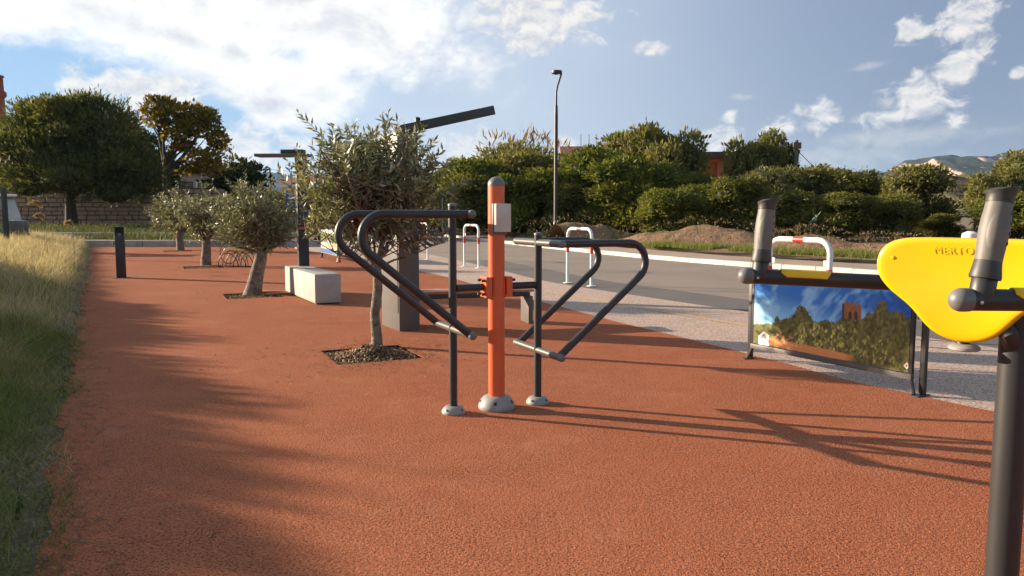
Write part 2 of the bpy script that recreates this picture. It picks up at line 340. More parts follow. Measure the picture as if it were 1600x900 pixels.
# ------------------------------------------------------------------ mesh builder
class MB:
    def __init__(s): s.v = []; s.f = []
    def add(s, vs, fs):
        b = len(s.v); s.v += [tuple(p) for p in vs]; s.f += [tuple(i + b for i in f) for f in fs]
    def box(s, c, size, rz=0.0, mat=None, bevel=0.0):
        x, y, z = [k / 2 for k in size]
        if bevel > 0:
            bm = bmesh.new(); bmesh.ops.create_cube(bm, size=1.0)
            for v in bm.verts: v.co = Vector((v.co.x * size[0], v.co.y * size[1], v.co.z * size[2]))
            bmesh.ops.bevel(bm, geom=bm.edges[:], offset=bevel, segments=2, profile=0.6, affect='EDGES')
            bm.verts.index_update()
            vs = [v.co.copy() for v in bm.verts]; fs = [[v.index for v in f.verts] for f in bm.faces]; bm.free()
        else:
            vs = [Vector((a, b, d)) for a in (-x, x) for b in (-y, y) for d in (-z, z)]
            fs = [(0, 1, 3, 2), (4, 6, 7, 5), (0, 4, 5, 1), (2, 3, 7, 6), (0, 2, 6, 4), (1, 5, 7, 3)]
        m = mat if mat is not None else Matrix.Rotation(rz, 3, 'Z')
        s.add([m @ v + Vector(c) for v in vs], fs)
        return s
    def tube(s, path, rad, n=12, caps=True):
        path = [Vector(p) for p in path]
        if not hasattr(rad, '__len__'): rad = [rad] * len(path)
        T = []
        for i in range(len(path)):
            a = path[max(i - 1, 0)]; b = path[min(i + 1, len(path) - 1)]
            T.append((b - a).normalized())
        up = Vector((0, 0, 1)) if abs(T[0].z) < 0.9 else Vector((1, 0, 0))
        N = (up - T[0] * up.dot(T[0])).normalized()
        rings = []
        for i, p in enumerate(path):
            N = (N - T[i] * N.dot(T[i])); N = N.normalized() if N.length > 1e-6 else T[i].orthogonal().normalized()
            B = T[i].cross(N)
            rings.append([p + (N * math.cos(2 * math.pi * k / n) + B * math.sin(2 * math.pi * k / n)) * rad[i] for k in range(n)])
        vs = [q for r in rings for q in r]
        fs = [(i * n + k, i * n + (k + 1) % n, (i + 1) * n + (k + 1) % n, (i + 1) * n + k) for i in range(len(path) - 1) for k in range(n)]
        if caps:
            fs.append(tuple(range(n - 1, -1, -1))); fs.append(tuple((len(path) - 1) * n + k for k in range(n)))
        s.add(vs, fs); return s
    def lathe(s, prof, n=24, c=(0, 0, 0), m=None):
        vs = []; fs = []
        for r, z in prof:
            for k in range(n):
                a = 2 * math.pi * k / n; vs.append(Vector((r * math.cos(a), r * math.sin(a), z)))
        for i in range(len(prof) - 1):
            for k in range(n):
                fs.append((i * n + k, i * n + (k + 1) % n, (i + 1) * n + (k + 1) % n, (i + 1) * n + k))
        fs.append(tuple(range(n - 1, -1, -1))); fs.append(tuple((len(prof) - 1) * n + k for k in range(n)))
        m = m if m is not None else Matrix.Identity(3)
        s.add([m @ v + Vector(c) for v in vs], fs); return s
    def prism(s, poly, z0, z1):
        n = len(poly)
        vs = [(p[0], p[1], z0) for p in poly] + [(p[0], p[1], z1) for p in poly]
        fs = [tuple(range(n - 1, -1, -1)), tuple(range(n, 2 * n))] + [(i, (i + 1) % n, n + (i + 1) % n, n + i) for i in range(n)]
        s.add(vs, fs); return s
    def build(s, name, mat, parent=None, smooth=True, ang=40):
        me = bpy.data.meshes.new(name); me.from_pydata(s.v, [], s.f); me.update()
        return link(name, me, mat, parent, smooth, ang)
def link(name, me, mat, parent=None, smooth=True, ang=40):
    if mat is not None and not me.materials: me.materials.append(mat)
    if smooth:
        me.polygons.foreach_set('use_smooth', [True] * len(me.polygons))
        if ang: me.set_sharp_from_angle(angle=R(ang))
    o = bpy.data.objects.new(name, me); COL.objects.link(o)
    if parent is not None: o.parent = parent
    return o
def tag(o, label=None, cat=None, group=None, kind=None):
    if label: o['label'] = label
    if cat: o['category'] = cat
    if group: o['group'] = group
    if kind: o['kind'] = kind
    return o
def thing(name, loc, rz, label, cat, group=None):
    o = bpy.data.objects.new(name, None); COL.objects.link(o)
    o.location = loc; o.rotation_euler = (0, 0, rz); o.empty_display_size = 0.2
    return tag(o, label, cat, group)
def copy_tree(o, parent=None):
    c = o.copy(); COL.objects.link(c); c.parent = parent
    for ch in o.children: copy_tree(ch, c)
    return c
def npmesh(name, V, F, tint=None):
    """V (n,3), F (m,k) -> mesh with optional per-vertex tint"""
    me = bpy.data.meshes.new(name)
    V = np.asarray(V, np.float32); F = np.asarray(F, np.int32)
    me.vertices.add(len(V)); me.vertices.foreach_set('co', V.ravel())
    k = F.shape[1]
    me.loops.add(F.size); me.loops.foreach_set('vertex_index', F.ravel())
    me.polygons.add(len(F)); me.polygons.foreach_set('loop_start', np.arange(len(F), dtype=np.int32) * k)
    me.polygons.foreach_set('loop_total', np.full(len(F), k, np.int32))
    if tint is not None:
        a = me.attributes.new('tint', 'FLOAT_COLOR', 'POINT')
        tt = np.ones((len(V), 4), np.float32); tt[:, :3] = tint
        a.data.foreach_set('color', tt.ravel())
    me.update(calc_edges=True); me.validate()
    return me
def unit(a): return a / np.maximum(np.linalg.norm(a, axis=1, keepdims=True), 1e-9)
def leaf_arrays(C, D, N, L, Wd, tint):
    D = unit(D); S = unit(np.cross(D, N)); Nn = np.cross(S, D)
    L = L[:, None]; Wd = Wd[:, None]
    v = np.stack([C, C + D * L * .45 + S * Wd * .5 + Nn * Wd * .12, C + D * L, C + D * L * .45 - S * Wd * .5 + Nn * Wd * .12], 1).reshape(-1, 3)
    f = np.arange(len(C) * 4).reshape(-1, 4)
    return v, f, np.repeat(tint, 4, axis=0)
def grid_mesh(name, X, Y, Z, mat, kind='structure', smooth=True, tint=None):
    h, w = X.shape
    V = np.stack([X, Y, Z], -1).reshape(-1, 3)
    i = np.arange(h * w).reshape(h, w)
    F = np.stack([i[:-1, :-1], i[:-1, 1:], i[1:, 1:], i[1:, :-1]], -1).reshape(-1, 4)
    me = npmesh(name, V, F, tint)
    o = link(name, me, mat, None, smooth, 0)
    if kind: o['kind'] = kind
    return o
def vnoise(x, y, seed=0):     # smooth value noise
    xi = np.floor(x).astype(np.int64); yi = np.floor(y).astype(np.int64); fx = x - xi; fy = y - yi
    fx = fx * fx * (3 - 2 * fx); fy = fy * fy * (3 - 2 * fy)
    def h(a, b):
        n = (a * 374761393 + b * 668265263 + seed * 1442695041) & 0xffffffff
        n = ((n ^ (n >> 13)) * 1274126177) & 0xffffffff
        return ((n ^ (n >> 16)) & 0xffff) / 65535.0
    return (h(xi, yi) * (1 - fx) + h(xi + 1, yi) * fx) * (1 - fy) + (h(xi, yi + 1) * (1 - fx) + h(xi + 1, yi + 1) * fx) * fy
def fbm(x, y, o=4, seed=0):
    s = 0; a = .5
    for k in range(o): s = s + a * vnoise(x * 2**k, y * 2**k, seed + k); a *= .5
    return s

# ------------------------------------------------------------------ setting: ground, road, pavement, rubber
SITE = R(25.0)
ax = Vector((math.cos(SITE), math.sin(SITE), 0)); bx = Vector((-math.sin(SITE), math.cos(SITE), 0))
def strip_pts(pts, step=0.8):       # smooth resample of a polyline
    P = [Vector((p[0], p[1], 0)) for p in pts]; out = []
    for i in range(len(P) - 1):
        p0 = P[max(i - 1, 0)]; p1 = P[i]; p2 = P[i + 1]; p3 = P[min(i + 2, len(P) - 1)]
        n = max(2, int((p2 - p1).length / step))
        for k in range(n):
            t = k / n
            out.append(0.5 * ((2 * p1) + (p2 - p0) * t + (2 * p0 - 5 * p1 + 4 * p2 - p3) * t * t + (3 * p1 - p0 - 3 * p2 + p3) * t ** 3))
    out.append(P[-1]); return out
def offset(pts, d):                  # to the right-hand side of the travel direction
    out = []
    for i, p in enumerate(pts):
        t = (pts[min(i + 1, len(pts) - 1)] - pts[max(i - 1, 0)]).normalized()
        out.append(p + Vector((-t.y, t.x, 0)) * d)
    return out
KERB = strip_pts([(-22, 110), (-13.5, 83), (-7.4, 62), (-1.04, 41.67), (1.92, 32.99), (4.35, 26.5), (6.6, 22.0), (8.9, 18.9), (10.6, 15.8), (12.6, 11.5), (15.5, 4), (18, -4), (20, -12)], 1.0)
NEAR = strip_pts([(-32, 104), (-21, 76), (-8.74, 43.76), (-2.69, 27.2), (-0.69, 21.3), (0.81, 16.6), (2.29, 13.69), (3.55, 11.41), (4.93, 9.01), (6.3, 6.3), (8, 2.5), (10, -3), (12, -12)], 1.0)
# outer ground, one sheet to the horizon
gN = 140
gx = np.sign(np.linspace(-1, 1, gN)) * np.abs(np.linspace(-1, 1, gN)) ** 3.2 * 9000
GX, GY = np.meshgrid(gx, gx + 30)
GZ = -0.09 + np.clip((np.hypot(GX, GY) - 120) / 900, 0, 1) * 2.0 * fbm(GX / 180, GY / 180, 3, 5)
grid_mesh('ground', GX, GY, GZ, M['earth'])
# road: near edge to far kerb
n_ = 120
def resample(pts, n):
    L = [0]
    for a, b in zip(pts[:-1], pts[1:]): L.append(L[-1] + (b - a).length)
    A = np.array([[p.x, p.y] for p in pts]); s = np.linspace(0, L[-1], n)
    return np.stack([np.interp(s, L, A[:, 0]), np.interp(s, L, A[:, 1])], 1)
K_ = resample(offset(KERB, 0.2), n_); N_ = resample(offset(NEAR, -1.0), n_)
tt = np.linspace(0, 1, 12)[None, :]
grid_mesh('road', N_[:, :1] * (1 - tt) + K_[:, :1] * tt, N_[:, 1:] * (1 - tt) + K_[:, 1:] * tt,
          np.zeros((n_, 12)) - 0.03 + 0.004 * np.sin(tt * math.pi), M['asphalt'])
def ribbon(name, pts, d0, d1, z0, z1, mat, nacross=2, zf=None, n=None, kind='structure'):
    a = resample(offset(pts, d0), n or len(pts)); b = resample(offset(pts, d1), n or len(pts))
    t = np.linspace(0, 1, nacross)[None, :]
    X = a[:, :1] * (1 - t) + b[:, :1] * t; Y = a[:, 1:] * (1 - t) + b[:, 1:] * t
    Z = np.zeros_like(X) + z0 * (1 - t) + z1 * t
    if zf is not None: Z = Z + zf(X, Y, t)
    return grid_mesh(name, X, Y, Z, mat, kind)
seg = [p for p in NEAR if -6 < p.y < 24.5]
ribbon('asphalt_strip', seg, 0.0, 1.35, -0.019, -0.019, M['asphalt_new'], 6, None, n=60)
# pavement slab of exposed aggregate
RUB_R = [(6.2, -3.0), (5.0, 2.2), (3.95, 4.95), (3.29, 6.03), (2.97, 6.61), (2.36, 8.22), (1.56, 10.01), (0.80, 11.97), (-1.49, 17.78), (-2.74, 20.52), (-4.99, 24.95), (-6.05, 26.88)]
pav = [(p[0] - 0.6, p[1] - .3) for p in RUB_R] + [(-9.5, 34.6)] + [(p.x, p.y) for p in NEAR if p.y < 44][0:]
NP = [(p.x, p.y) for p in NEAR if -4 < p.y < 44]
pav = [(5.5, -3.4)] + [(p[0] - 0.6, p[1] - .3) for p in RUB_R] + [(-9.6, 34.0), (-13, 44)] + NP
o = MB().prism(pav, -0.10, -0.005).build('pavement', M['pave'], None, False); o['kind'] = 'structure'
RUB_L = [(-19.2, 34.9), (-14.79, 26.88), (-11.0, 19.9), (-7.23, 12.87), (-4.47, 7.67), (-2.89, 4.67), (-1.93, 2.97), (-1.1, 1.4), (0.2, -3.0)]
pits = []
rub = RUB_R + [(-10.2, 34.6)] + RUB_L
def pit_poly(c, h, rot=SITE):
    return [(c[0] + (a * math.cos(rot) - b * math.sin(rot)) * h, c[1] + (a * math.sin(rot) + b * math.cos(rot)) * h) for a, b in ((-1, -1), (1, -1), (1, 1), (-1, 1))]
OL = [((-1.47, 7.90), .43), ((-4.66, 13.75), .48), ((-8.52, 21.15), .50), ((-13.3, 30.6), .52)]
bm = bmesh.new()
def loop_edges(poly):
    vs = [bm.verts.new((p[0], p[1], 0)) for p in poly]
    return [bm.edges.new((vs[i], vs[(i + 1) % len(vs)])) for i in range(len(vs))]
# ragged outer edge on the grass side
def ragged(poly, amp, step, seed):
    r = random.Random(seed); out = []
    for a, b in zip(poly[:-1], poly[1:]):
        a = Vector((*a, 0)); b = Vector((*b, 0)); n = max(1, int((b - a).length / step))
        for k in range(n):
            p = a.lerp(b, k / n); t = (b - a).normalized(); q = r.uniform(-amp, amp) if k else 0
            out.append((p.x - t.y * q, p.y + t.x * q))
    out.append(poly[-1]); return out
edges = loop_edges(ragged(RUB_R, .02, .4, 3) + [(-10.2, 34.6)] + ragged(RUB_L, .09, .22, 4))
for c, h in OL: edges += loop_edges(pit_poly(c, h))
bmesh.ops.triangle_fill(bm, use_beauty=True, use_dissolve=False, edges=edges)
for f in bm.faces:
    if f.normal.z < 0: f.normal_flip()
me = bpy.data.meshes.new('rubber_surface')
ext = bmesh.ops.extrude_face_region(bm, geom=bm.faces[:])
for v in [g for g in ext['geom'] if isinstance(g, bmesh.types.BMVert)]: v.co.z -= 0.0045
bmesh.ops.recalc_face_normals(bm, faces=bm.faces[:])
for v in bm.verts: v.co.z += 0.0
bm.to_mesh(me); bm.free()
o = link('rubber_surface', me, M['rubber'], None, False); o['kind'] = 'structure'
# bed under the rubber (keeps the pits earthen)
bed = [(-19.6, 35.0), (-1.4, 0.5), (0.0, -3.4), (5.4, -3.3)] + [(p[0] - 0.7, p[1] - .3) for p in RUB_R[1:]] + [(-10.0, 34.3)]
o = MB().prism(bed, -0.085, -0.045).build('rubber_bed', M['soil'], None, False); o['kind'] = 'structure'
# worn yellow line on the pavement
ribbon('yellow_line', [p for p in NEAR if 9.5 < p.y < 15.5], -1.15, -1.05, -0.001, -0.001, M['yellow_line'], 2)

# far side: kerb stones, dusty footway, verge
kerb = thing('kerb', (0, 0, 0), 0, None, None); kerb['kind'] = 'structure'
kp = resample(KERB, 400)
Lk = np.concatenate([[0], np.cumsum(np.hypot(*np.diff(kp, axis=0).T))])
stone_me = MB().box((0, 0, 0), (0.992, 0.20, 0.20), bevel=0.022)
km = bpy.data.meshes.new('kerb_stone'); km.from_pydata(stone_me.v, [], stone_me.f); km.materials.append(M['kerbwhite'])
s = 6.0
while s < Lk[-1] - 10:
    p = np.array([np.interp(s, Lk, kp[:, 0]), np.interp(s, Lk, kp[:, 1])]); q = np.array([np.interp(s + 1, Lk, kp[:, 0]), np.interp(s + 1, Lk, kp[:, 1])])
    d = q - p
    o = bpy.data.objects.new('kerb_stone', km); COL.objects.link(o); o.parent = kerb
    o.location = ((p[0] + q[0]) / 2, (p[1] + q[1]) / 2, rnd.uniform(-.008, .008)); o.rotation_euler = (0, 0, math.atan2(d[1], d[0]) + rnd.uniform(-.004, .004))
    s += 1.0
ribbon('footway', KERB, 0.14, 2.0, 0.02, 0.09, M['walk'], 6, lambda X, Y, t: 0.03 * fbm(X * 1.5, Y * 1.5, 3, 2), n=140)
MOUNDS = [(3.0, 38.5, 4.2, 1.4, 1.0, .4), (7.8, 31.2, 4.2, 1.6, .88, -.45), (13.2, 26.8, 3.0, 1.2, .38, -.7), (18.5, 24.5, 4.5, 1.4, .28, -.9), (11.0, 28.2, 2.2, 1.0, .6, -.5), (23, 22, 4, 1.6, .3, -1.0)]
def mound_h(X, Y):
    Z = np.zeros_like(X)
    for cx, cy, ra, rb, h, an in MOUNDS:
        dx = X - cx; dy = Y - cy; c, s_ = math.cos(an), math.sin(an)
        u = (dx * c + dy * s_) / ra; v = (-dx * s_ + dy * c) / rb
        Z = np.maximum(Z, h * np.exp(-(u * u + v * v) * 1.3))
    return Z
def verge_h(X, Y, t):
    m = mound_h(X, Y)
    return 0.35 * np.clip((t - .25) * 2, 0, 1) + m * (0.75 + 0.5 * fbm(X * 2.2, Y * 2.2, 4, 9)) + 0.16 * (fbm(X * 1.7, Y * 1.7, 4, 3) - .4) * np.clip(t * 3, 0, 1)
def verge_mat():
    m, t, b, out = newmat('verge of earth and turf')
    pos = t.new('ShaderNodeNewGeometry').outputs['Position']
    n1 = t.noise(pos, 0.9, 6.0, 0.65); n2 = t.noise(pos, 9.0, 4.0, 0.6)
    c = t.mix(n2, rgb(0.30, 0.19, 0.115), rgb(0.18, 0.115, 0.07))
    c = t.mix(t.ss(n1, 0.50, 0.62, 0.0, 0.8), c, rgb(0.09, 0.085, 0.035))
    t.l.new(c, b.inputs['Base Color']); b.inputs['Roughness'].default_value = .95; b.inputs['Specular IOR Level'].default_value = .15
    bn = t.new('ShaderNodeBump'); bn.inputs['Strength'].default_value = 1; bn.inputs['Distance'].default_value = .12
    t.l.new(t.noise(pos, 5.0, 5.0, .65), bn.inputs['Height']); t.l.new(bn.outputs[0], b.inputs['Normal'])
    return m
M['verge'] = verge_mat()
VK = [p for p in KERB if p.y < 75]
ribbon('verge', VK, 1.95, 34.0, 0.06, 0.12, M['verge'], 130, verge_h, n=330)
# pale clods and roots lying on the mounds: uncountable
cl = []; cf = []
V_ = []; F_ = []; T_ = []
base = np.array([[1, 0, 0], [-1, 0, 0], [0, 1, 0], [0, -1, 0], [0, 0, 1], [0, 0, -1]], float)
bf = np.array([[0, 2, 4], [2, 1, 4], [1, 3, 4], [3, 0, 4], [2, 0, 5], [1, 2, 5], [3, 1, 5], [0, 3, 5]])
def chunks(name, pos, size, tint, mat, parent=None, kind='stuff', label=None, cat=None):
    n = len(pos); sc = size[:, None, None] * RNG.uniform(.5, 1.2, (n, 1, 3)) * RNG.uniform(.75, 1.25, (n, 6, 1))
    a = RNG.uniform(0, 6.28, n); c, s_ = np.cos(a), np.sin(a)
    P = base[None] * sc
    x = P[..., 0] * c[:, None] - P[..., 2] * s_[:, None]; z = P[..., 0] * s_[:, None] + P[..., 2] * c[:, None]
    P = np.stack([x, P[..., 1], z], -1) + pos[:, None, :]
    F = (bf[None] + (np.arange(n) * 6)[:, None, None]).reshape(-1, 3)
    me = npmesh(name, P.reshape(-1, 3), F, np.repeat(tint, 6, axis=0))
    o = link(name, me, mat, parent, False)
    if kind: o['kind'] = kind
    if label: tag(o, label, cat)
    return o
pts = []
for cx, cy, ra, rb, h, an in MOUNDS:
    n = 110; u = RNG.normal(0, .6, n) * ra; v = RNG.normal(0, .65, n) * rb
    pts.append(np.stack([cx + u * math.cos(an) - v * math.sin(an), cy + u * math.sin(an) + v * math.cos(an)], 1))
pts = np.concatenate(pts)
Zc = 0.35 + mound_h(pts[:, 0], pts[:, 1]) * (0.75 + 0.5 * fbm(pts[:, 0] * 2.2, pts[:, 1] * 2.2, 4, 9)) + 0.09
tn = np.array([[0.32, 0.21, 0.13]]) * RNG.uniform(.3, .8, (len(pts), 1))
chunks('clods', np.column_stack([pts, Zc]), RNG.uniform(.02, .055, len(pts)), tn, M['chips'], label='loose clods and stones on the dug earth mounds', cat='clods')

# left side: bank beyond the kerbs, grass verge bed
def bank_h(X, Y):
    return 0.22 + np.clip((Y - 40) / 22, 0, 1) * 0.35 + 0.10 * fbm(X * .5, Y * .5, 3, 4)
X, Y = np.meshgrid(np.linspace(-75, -9.3, 90), np.linspace(35.2, 100, 80))
X = X + (Y - 35.2) * -0.18 * np.clip((X + 40) / 30, 0, 1)
grid_mesh('bank', X, Y, bank_h(X, Y), M['verge'])
def verge_left_z(X, Y):      # berm rising away from the rubber edge
    d = np.clip(edge_dist(X, Y), 0, 9)
    return -0.007 + 0.53 * (1 - np.exp(-d / 1.6)) * np.clip(Y / 9, .25, 1) + 0.06 * fbm(X * 2, Y * 2, 3, 8) * np.clip(d, 0, 1)
EA = Vector((-1.93, 2.97, 0)); EB = Vector((-18.85, 34.29, 0)); ED = (EB - EA).normalized(); EN = Vector((-ED.y, ED.x, 0))
def edge_dist(X, Y): return (X - EA.x) * EN.x + (Y - EA.y) * EN.y
s_, d_ = np.meshgrid(np.linspace(-8, 40, 160), np.concatenate([np.linspace(-.3, 6.2, 66), np.linspace(6.5, 45, 20)]))
X = EA.x + ED.x * s_ + EN.x * d_; Y = EA.y + ED.y * s_ + EN.y * d_
Z = verge_left_z(X, Y); Z = np.where(d_ < 0, -0.0075, Z)
grid_mesh('grass_bed', X, Y, Z, M['litter_soil'])
# two low concrete kerbs at the end of the rubber
lk = thing('end_kerb', (0, 0, 0), 0, None, None); lk['kind'] = 'structure'
for (x0, x1, y, h, w, st) in ((-21.5, -9.6, 34.9, .27, .35, 1.6), (-27.0, -11.5, 41.5, .47, .4, 2.0)):
    mb = MB().box((0, 0, h / 2 - .05), (st - .012, w, h + .1), bevel=.02)
    me = bpy.data.meshes.new('kerb_stone'); me.from_pydata(mb.v, [], mb.f); me.materials.append(M['kerbgrey'])
    x = x0
    while x < x1:
        o = bpy.data.objects.new('kerb_stone', me); COL.objects.link(o); o.parent = lk
        o.location = (x + st / 2, y + rnd.uniform(-.01, .01), rnd.uniform(-.008, .008)); x += st

# ------------------------------------------------------------------ far hills and mountain
def hill(name, prof, Yd, depth, mat, nx=220, ny=50, rough=.12, cliff=None, foot=-2, seed=1):
    """ridge profile [(px,py)] surveyed at distance Yd, falling towards us over 'depth' metres"""
    xs = []; zs = []
    for px, py in prof:
        p = at(px, py, Yd); xs.append(p.x); zs.append(p.z)
    u = np.linspace(xs[0], xs[-1], nx); zt = np.interp(u, xs, zs)
    t = np.linspace(-.35, 1, ny)
    U, T = np.meshgrid(u, t); ZT = np.tile(zt, (ny, 1))
    f = np.where(T >= 0, 1 - T, 1 + T * 1.2)
    if cliff: f = np.where(T >= 0, cliff(U, T, f), f)
    n = fbm(U / (depth * .12), T * 7, 5, seed) - .48
    Z = foot + (ZT - foot) * np.clip(f + n * rough * 2 * np.clip(T * 6, 0, 1) * np.clip((1 - T) * 3, 0, 1), 0, 1.0)
    Z = Z + (vnoise(U / (depth * .02), T * 40, seed + 3) - .5) * (zt.max() - foot) * .025
    return grid_mesh(name, U, Yd - T * depth, Z, mat, smooth=True)
def cl1(U, T, f):
    k = np.clip(1.6 * (fbm(U / 170, U * 0 + 3.3, 3, 6) - .40), 0.02, .36)
    step = 1 / (1 + np.exp(-(T - .06 - .10 * (fbm(U / 60, U * 0, 3, 7) - .4)) * 90))
    return 1 - T * .25 - k * step - np.clip(T - .26, 0, 1) * (0.75 - k) / .74 * 1.0
hill('mountain', [(1340, 276), (1385, 268), (1412, 252), (1450, 246), (1480, 243), (1520, 245), (1552, 245), (1570, 238), (1605, 231), (1660, 222), (1760, 226), (1900, 240), (2200, 255)],
     3200, 900, M['mountain'], 520, 90, .10, cl1, foot=-5, seed=2)
hill('far_mountain', [(250, 292), (330, 284), (385, 272), (415, 268), (440, 270), (480, 284), (560, 290), (640, 300), (700, 312)], 4200, 900, M['mountain'], 160, 40, .06, foot=-5, seed=5)
hill('far_plain_hill', [(1200, 300), (1300, 288), (1380, 274), (1420, 284), (1600, 292), (2000, 300)], 1900, 500, M['mountain'], 160, 30, .1, foot=-5, seed=9)
hill('rocky_ridge', [(1330, 322), (1400, 300), (1440, 281), (1452, 275), (1470, 273), (1490, 276), (1505, 271), (1520, 276), (1560, 280), (1680, 300), (1850, 320)], 430, 200, M['ridge'], 320, 70, .30,
     lambda U, T, f: 1 - .38 / (1 + np.exp(-(T - .10) * 70)) - T * .6, foot=-1, seed=4)
M['tube_light'] = surf('worn grey tube', (0.085, 0.082, 0.078), (0.07, 0.068, 0.066), 5.0, 0.38, spec=0.6)
# ------------------------------------------------------------------ exercise station: two height dip bars round an orange post
def fillet(a, b, c, r, n=9):
    a, b, c = Vector(a), Vector(b), Vector(c)
    d1 = (a - b).normalized(); d2 = (c - b).normalized(); ang = d1.angle(d2)
    t = r / math.tan(ang / 2); p1 = b + d1 * t; p2 = b + d2 * t
    cen = b + (d1 + d2).normalized() * (r / math.sin(ang / 2))
    v1 = p1 - cen; v2 = p2 - cen; w = v1.angle(v2); out = []
    for k in range(n + 1):
        f = k / n; out.append(cen + (v1 * math.sin((1 - f) * w) + v2 * math.sin(f * w)) / math.sin(w))
    return out
bc = gp(776, 637.5)
dip = thing('dip_bar_station', (bc.x, bc.y, 0), SITE, 'orange post with dark grey dip bars on both sides, standing on the red rubber ground', 'exercise station')
MB().tube([(0, 0, 0.03), (0, 0, 1.66)], .0615, 36).build('post', M['orange'], dip)
pr = [(.062, 0), (.0625, .012)] + [(.0625 * math.cos(a), .012 + .058 * math.sin(a)) for a in np.linspace(.05, 1.52, 9)]
MB().lathe([(r, z + 1.655) for r, z in pr], 32).build('post_cap', M['cap_grey'], dip)
def base_cover(r0, h, rp, parent, loc, nb):
    prof = [(r0 * .97, 0), (r0, h * .10), (r0, h * .22), (r0 * .975, h * .36), (r0 * .92, h * .54), (r0 * .84, h * .72), (r0 * .74, h * .87), (r0 * .62, h * .97), (rp + .010, h), (rp + .001, h)]
    o = MB().lathe(prof, 36, loc).build('base_cover', M['plastic_grey'], parent, True, 55)
    for k in range(nb):
        a = 2 * math.pi * (k + .35) / nb
        c = Vector(loc) + Vector((math.cos(a) * r0 * .875, math.sin(a) * r0 * .875, h * .60))
        m = Matrix.Rotation(a, 3, 'Z') @ Matrix.Rotation(-.75, 3, 'Y')
        MB().box(c, (.010, .022 * r0 / .13, .024 * r0 / .13), mat=m, bevel=.003).build('bolt_recess', M['black'], o)
base_cover(.138, .100, .062, dip, (0, 0, 0), 5)
# name plate: white folded plate with grey rear
plb = MB().box((0, 0, 0), (.118, .052, .205), bevel=.006); pl = plb.build('sign_plate', M['plate'], dip)
pl.location = (.014, -.078, 1.425); pl.rotation_euler = (0, 0, R(-4) )
g = MB().box((0, 0, 0), (.112, .030, .225), bevel=.004).build('plate_bracket', M['cap_grey'], dip); g.location = (.004, -.05, 1.415); g.rotation_euler = (0, 0, R(-4))
POSTX = (-.345, .345)
for sgn, zt, zb, ztop in ((-1, 1.452, .625, 1.515), (1, 1.238, .418, 1.30)):
    x0 = .345 * sgn
    MB().tube([(x0, 0, .02), (x0, 0, ztop)], .0295, 24).build('side_post', M['steel'], dip)
    MB().lathe([(.0310, ztop - .004), (.0310, ztop + .006), (.026, ztop + .012), (.008, ztop + .015)], 24, (x0, 0, 0)).build('post_top_cap', M['cap_grey'], dip)
    base_cover(.088, .056, .030, dip, (x0, 0, 0), 4)
    # connecting arm
    MB().tube([(.055 * sgn + .05 * sgn, 0, .918), (x0 - .028 * sgn, 0, .918)], .027, 20).build('connecting_arm', M['steel'], dip)
    # clamp flange with bolts
    cl_ = MB()
    cl_.box((.100 * sgn, 0, .918), (.012, .115, .150), bevel=.003)
    cl_.box((.080 * sgn, -.052, .918), (.040, .010, .150)); cl_.box((.080 * sgn, .052, .918), (.040, .010, .150))
    cl_.box((.070 * sgn, 0, .990), (.052, .100, .008)); cl_.box((.070 * sgn, 0, .846), (.052, .100, .008))
    clo = cl_.build('clamp', M['orange'], dip, False)
    for dz in (-.05, .05):
        for dy in (-.036, .036):
            MB().tube([(.107 * sgn, dy, .918 + dz), (.135 * sgn, dy, .918 + dz)], .0105, 10).build('bolt', M['black'], clo)
    half = .37
    for z, nm in ((zt, 'upper_cross_tube'), (zb, 'lower_cross_tube')):
        MB().tube([(x0, -half, z), (x0, half, z)], .0275, 20).build(nm, M['tube_light'], dip)
    for dy in (-half + .03, half - .03):
        a = (x0 - .0 * sgn, dy, zt); c = (x0, dy, zb); b = (x0 + sgn * 1.0, dy, zt)
        path = [Vector(a)] + fillet(a, b, c, .145, 14) + [Vector(c)]
        MB().tube(path, .0275, 20).build('bar', M['steel'], dip)
        e = -1 if dy < 0 else 1
        for z in (zt, zb):
            c_ = MB().lathe([(.0285, 0), (.0285, .012), (.026, .022), (.016, .030), (.004, .033)], 20, (x0, e * half, z), Matrix.Rotation(-e * math.pi / 2, 3, 'X'))
            c_.build('end_cap', M['cap_grey'], dip)

# ------------------------------------------------------------------ chest press machine at the right
pc = at(1565, 900, 2.6); px_, py_ = pc.x, 2.6
mach = thing('chest_press_machine', (px_, py_, 0), 0, 'dark exercise machine with yellow plastic backrest and two grey grips at the right edge', 'exercise machine')
def ml(v): return Vector(v) - Vector((px_, py_, 0))
MB().tube([(0, 0, .02), (0, 0, 1.12)], .052, 36).build('post', M['steel'], mach)
base_cover(.13, .10, .053, mach, (0, 0, 0), 6)
# backrest
cb = at(1512, 372, 2.62); right = Vector((.70, -.714, 0)).normalized(); nrm = Vector((-right.y * -1, right.x * -1, 0))
nrm = Vector((right.y, -right.x, 0))          # towards the camera and the left
half_out = [(0, 373), (60, 373), (92, 374.5), (112, 379), (126, 387), (135, 398), (139.5, 412), (139, 426), (133, 443), (118, 461), (99, 476), (84, 488), (71, 502), (60, 515), (47, 527), (30, 536), (12, 540.5), (0, 541)]
KX = .293 / 140; KZ = 2.62 / 1200 * 1.0
outl = [(dx * KX, (373 - y) * KZ * .985) for dx, y in half_out]
full = outl + [(-x, z) for x, z in outl[-2:0:-1]]
def refine(p, n=3):
    out = []
    for i in range(len(p)):
        p0, p1, p2, p3 = [np.array(p[(i + k) % len(p)]) for k in (-1, 0, 1, 2)]
        for k in range(n):
            t = k / n; out.append(tuple(.5 * (2 * p1 + (p2 - p0) * t + (2 * p0 - 5 * p1 + 4 * p2 - p3) * t * t + (3 * p1 - p0 - 3 * p2 + p3) * t ** 3)))
    return out
full = refine(full, 3)
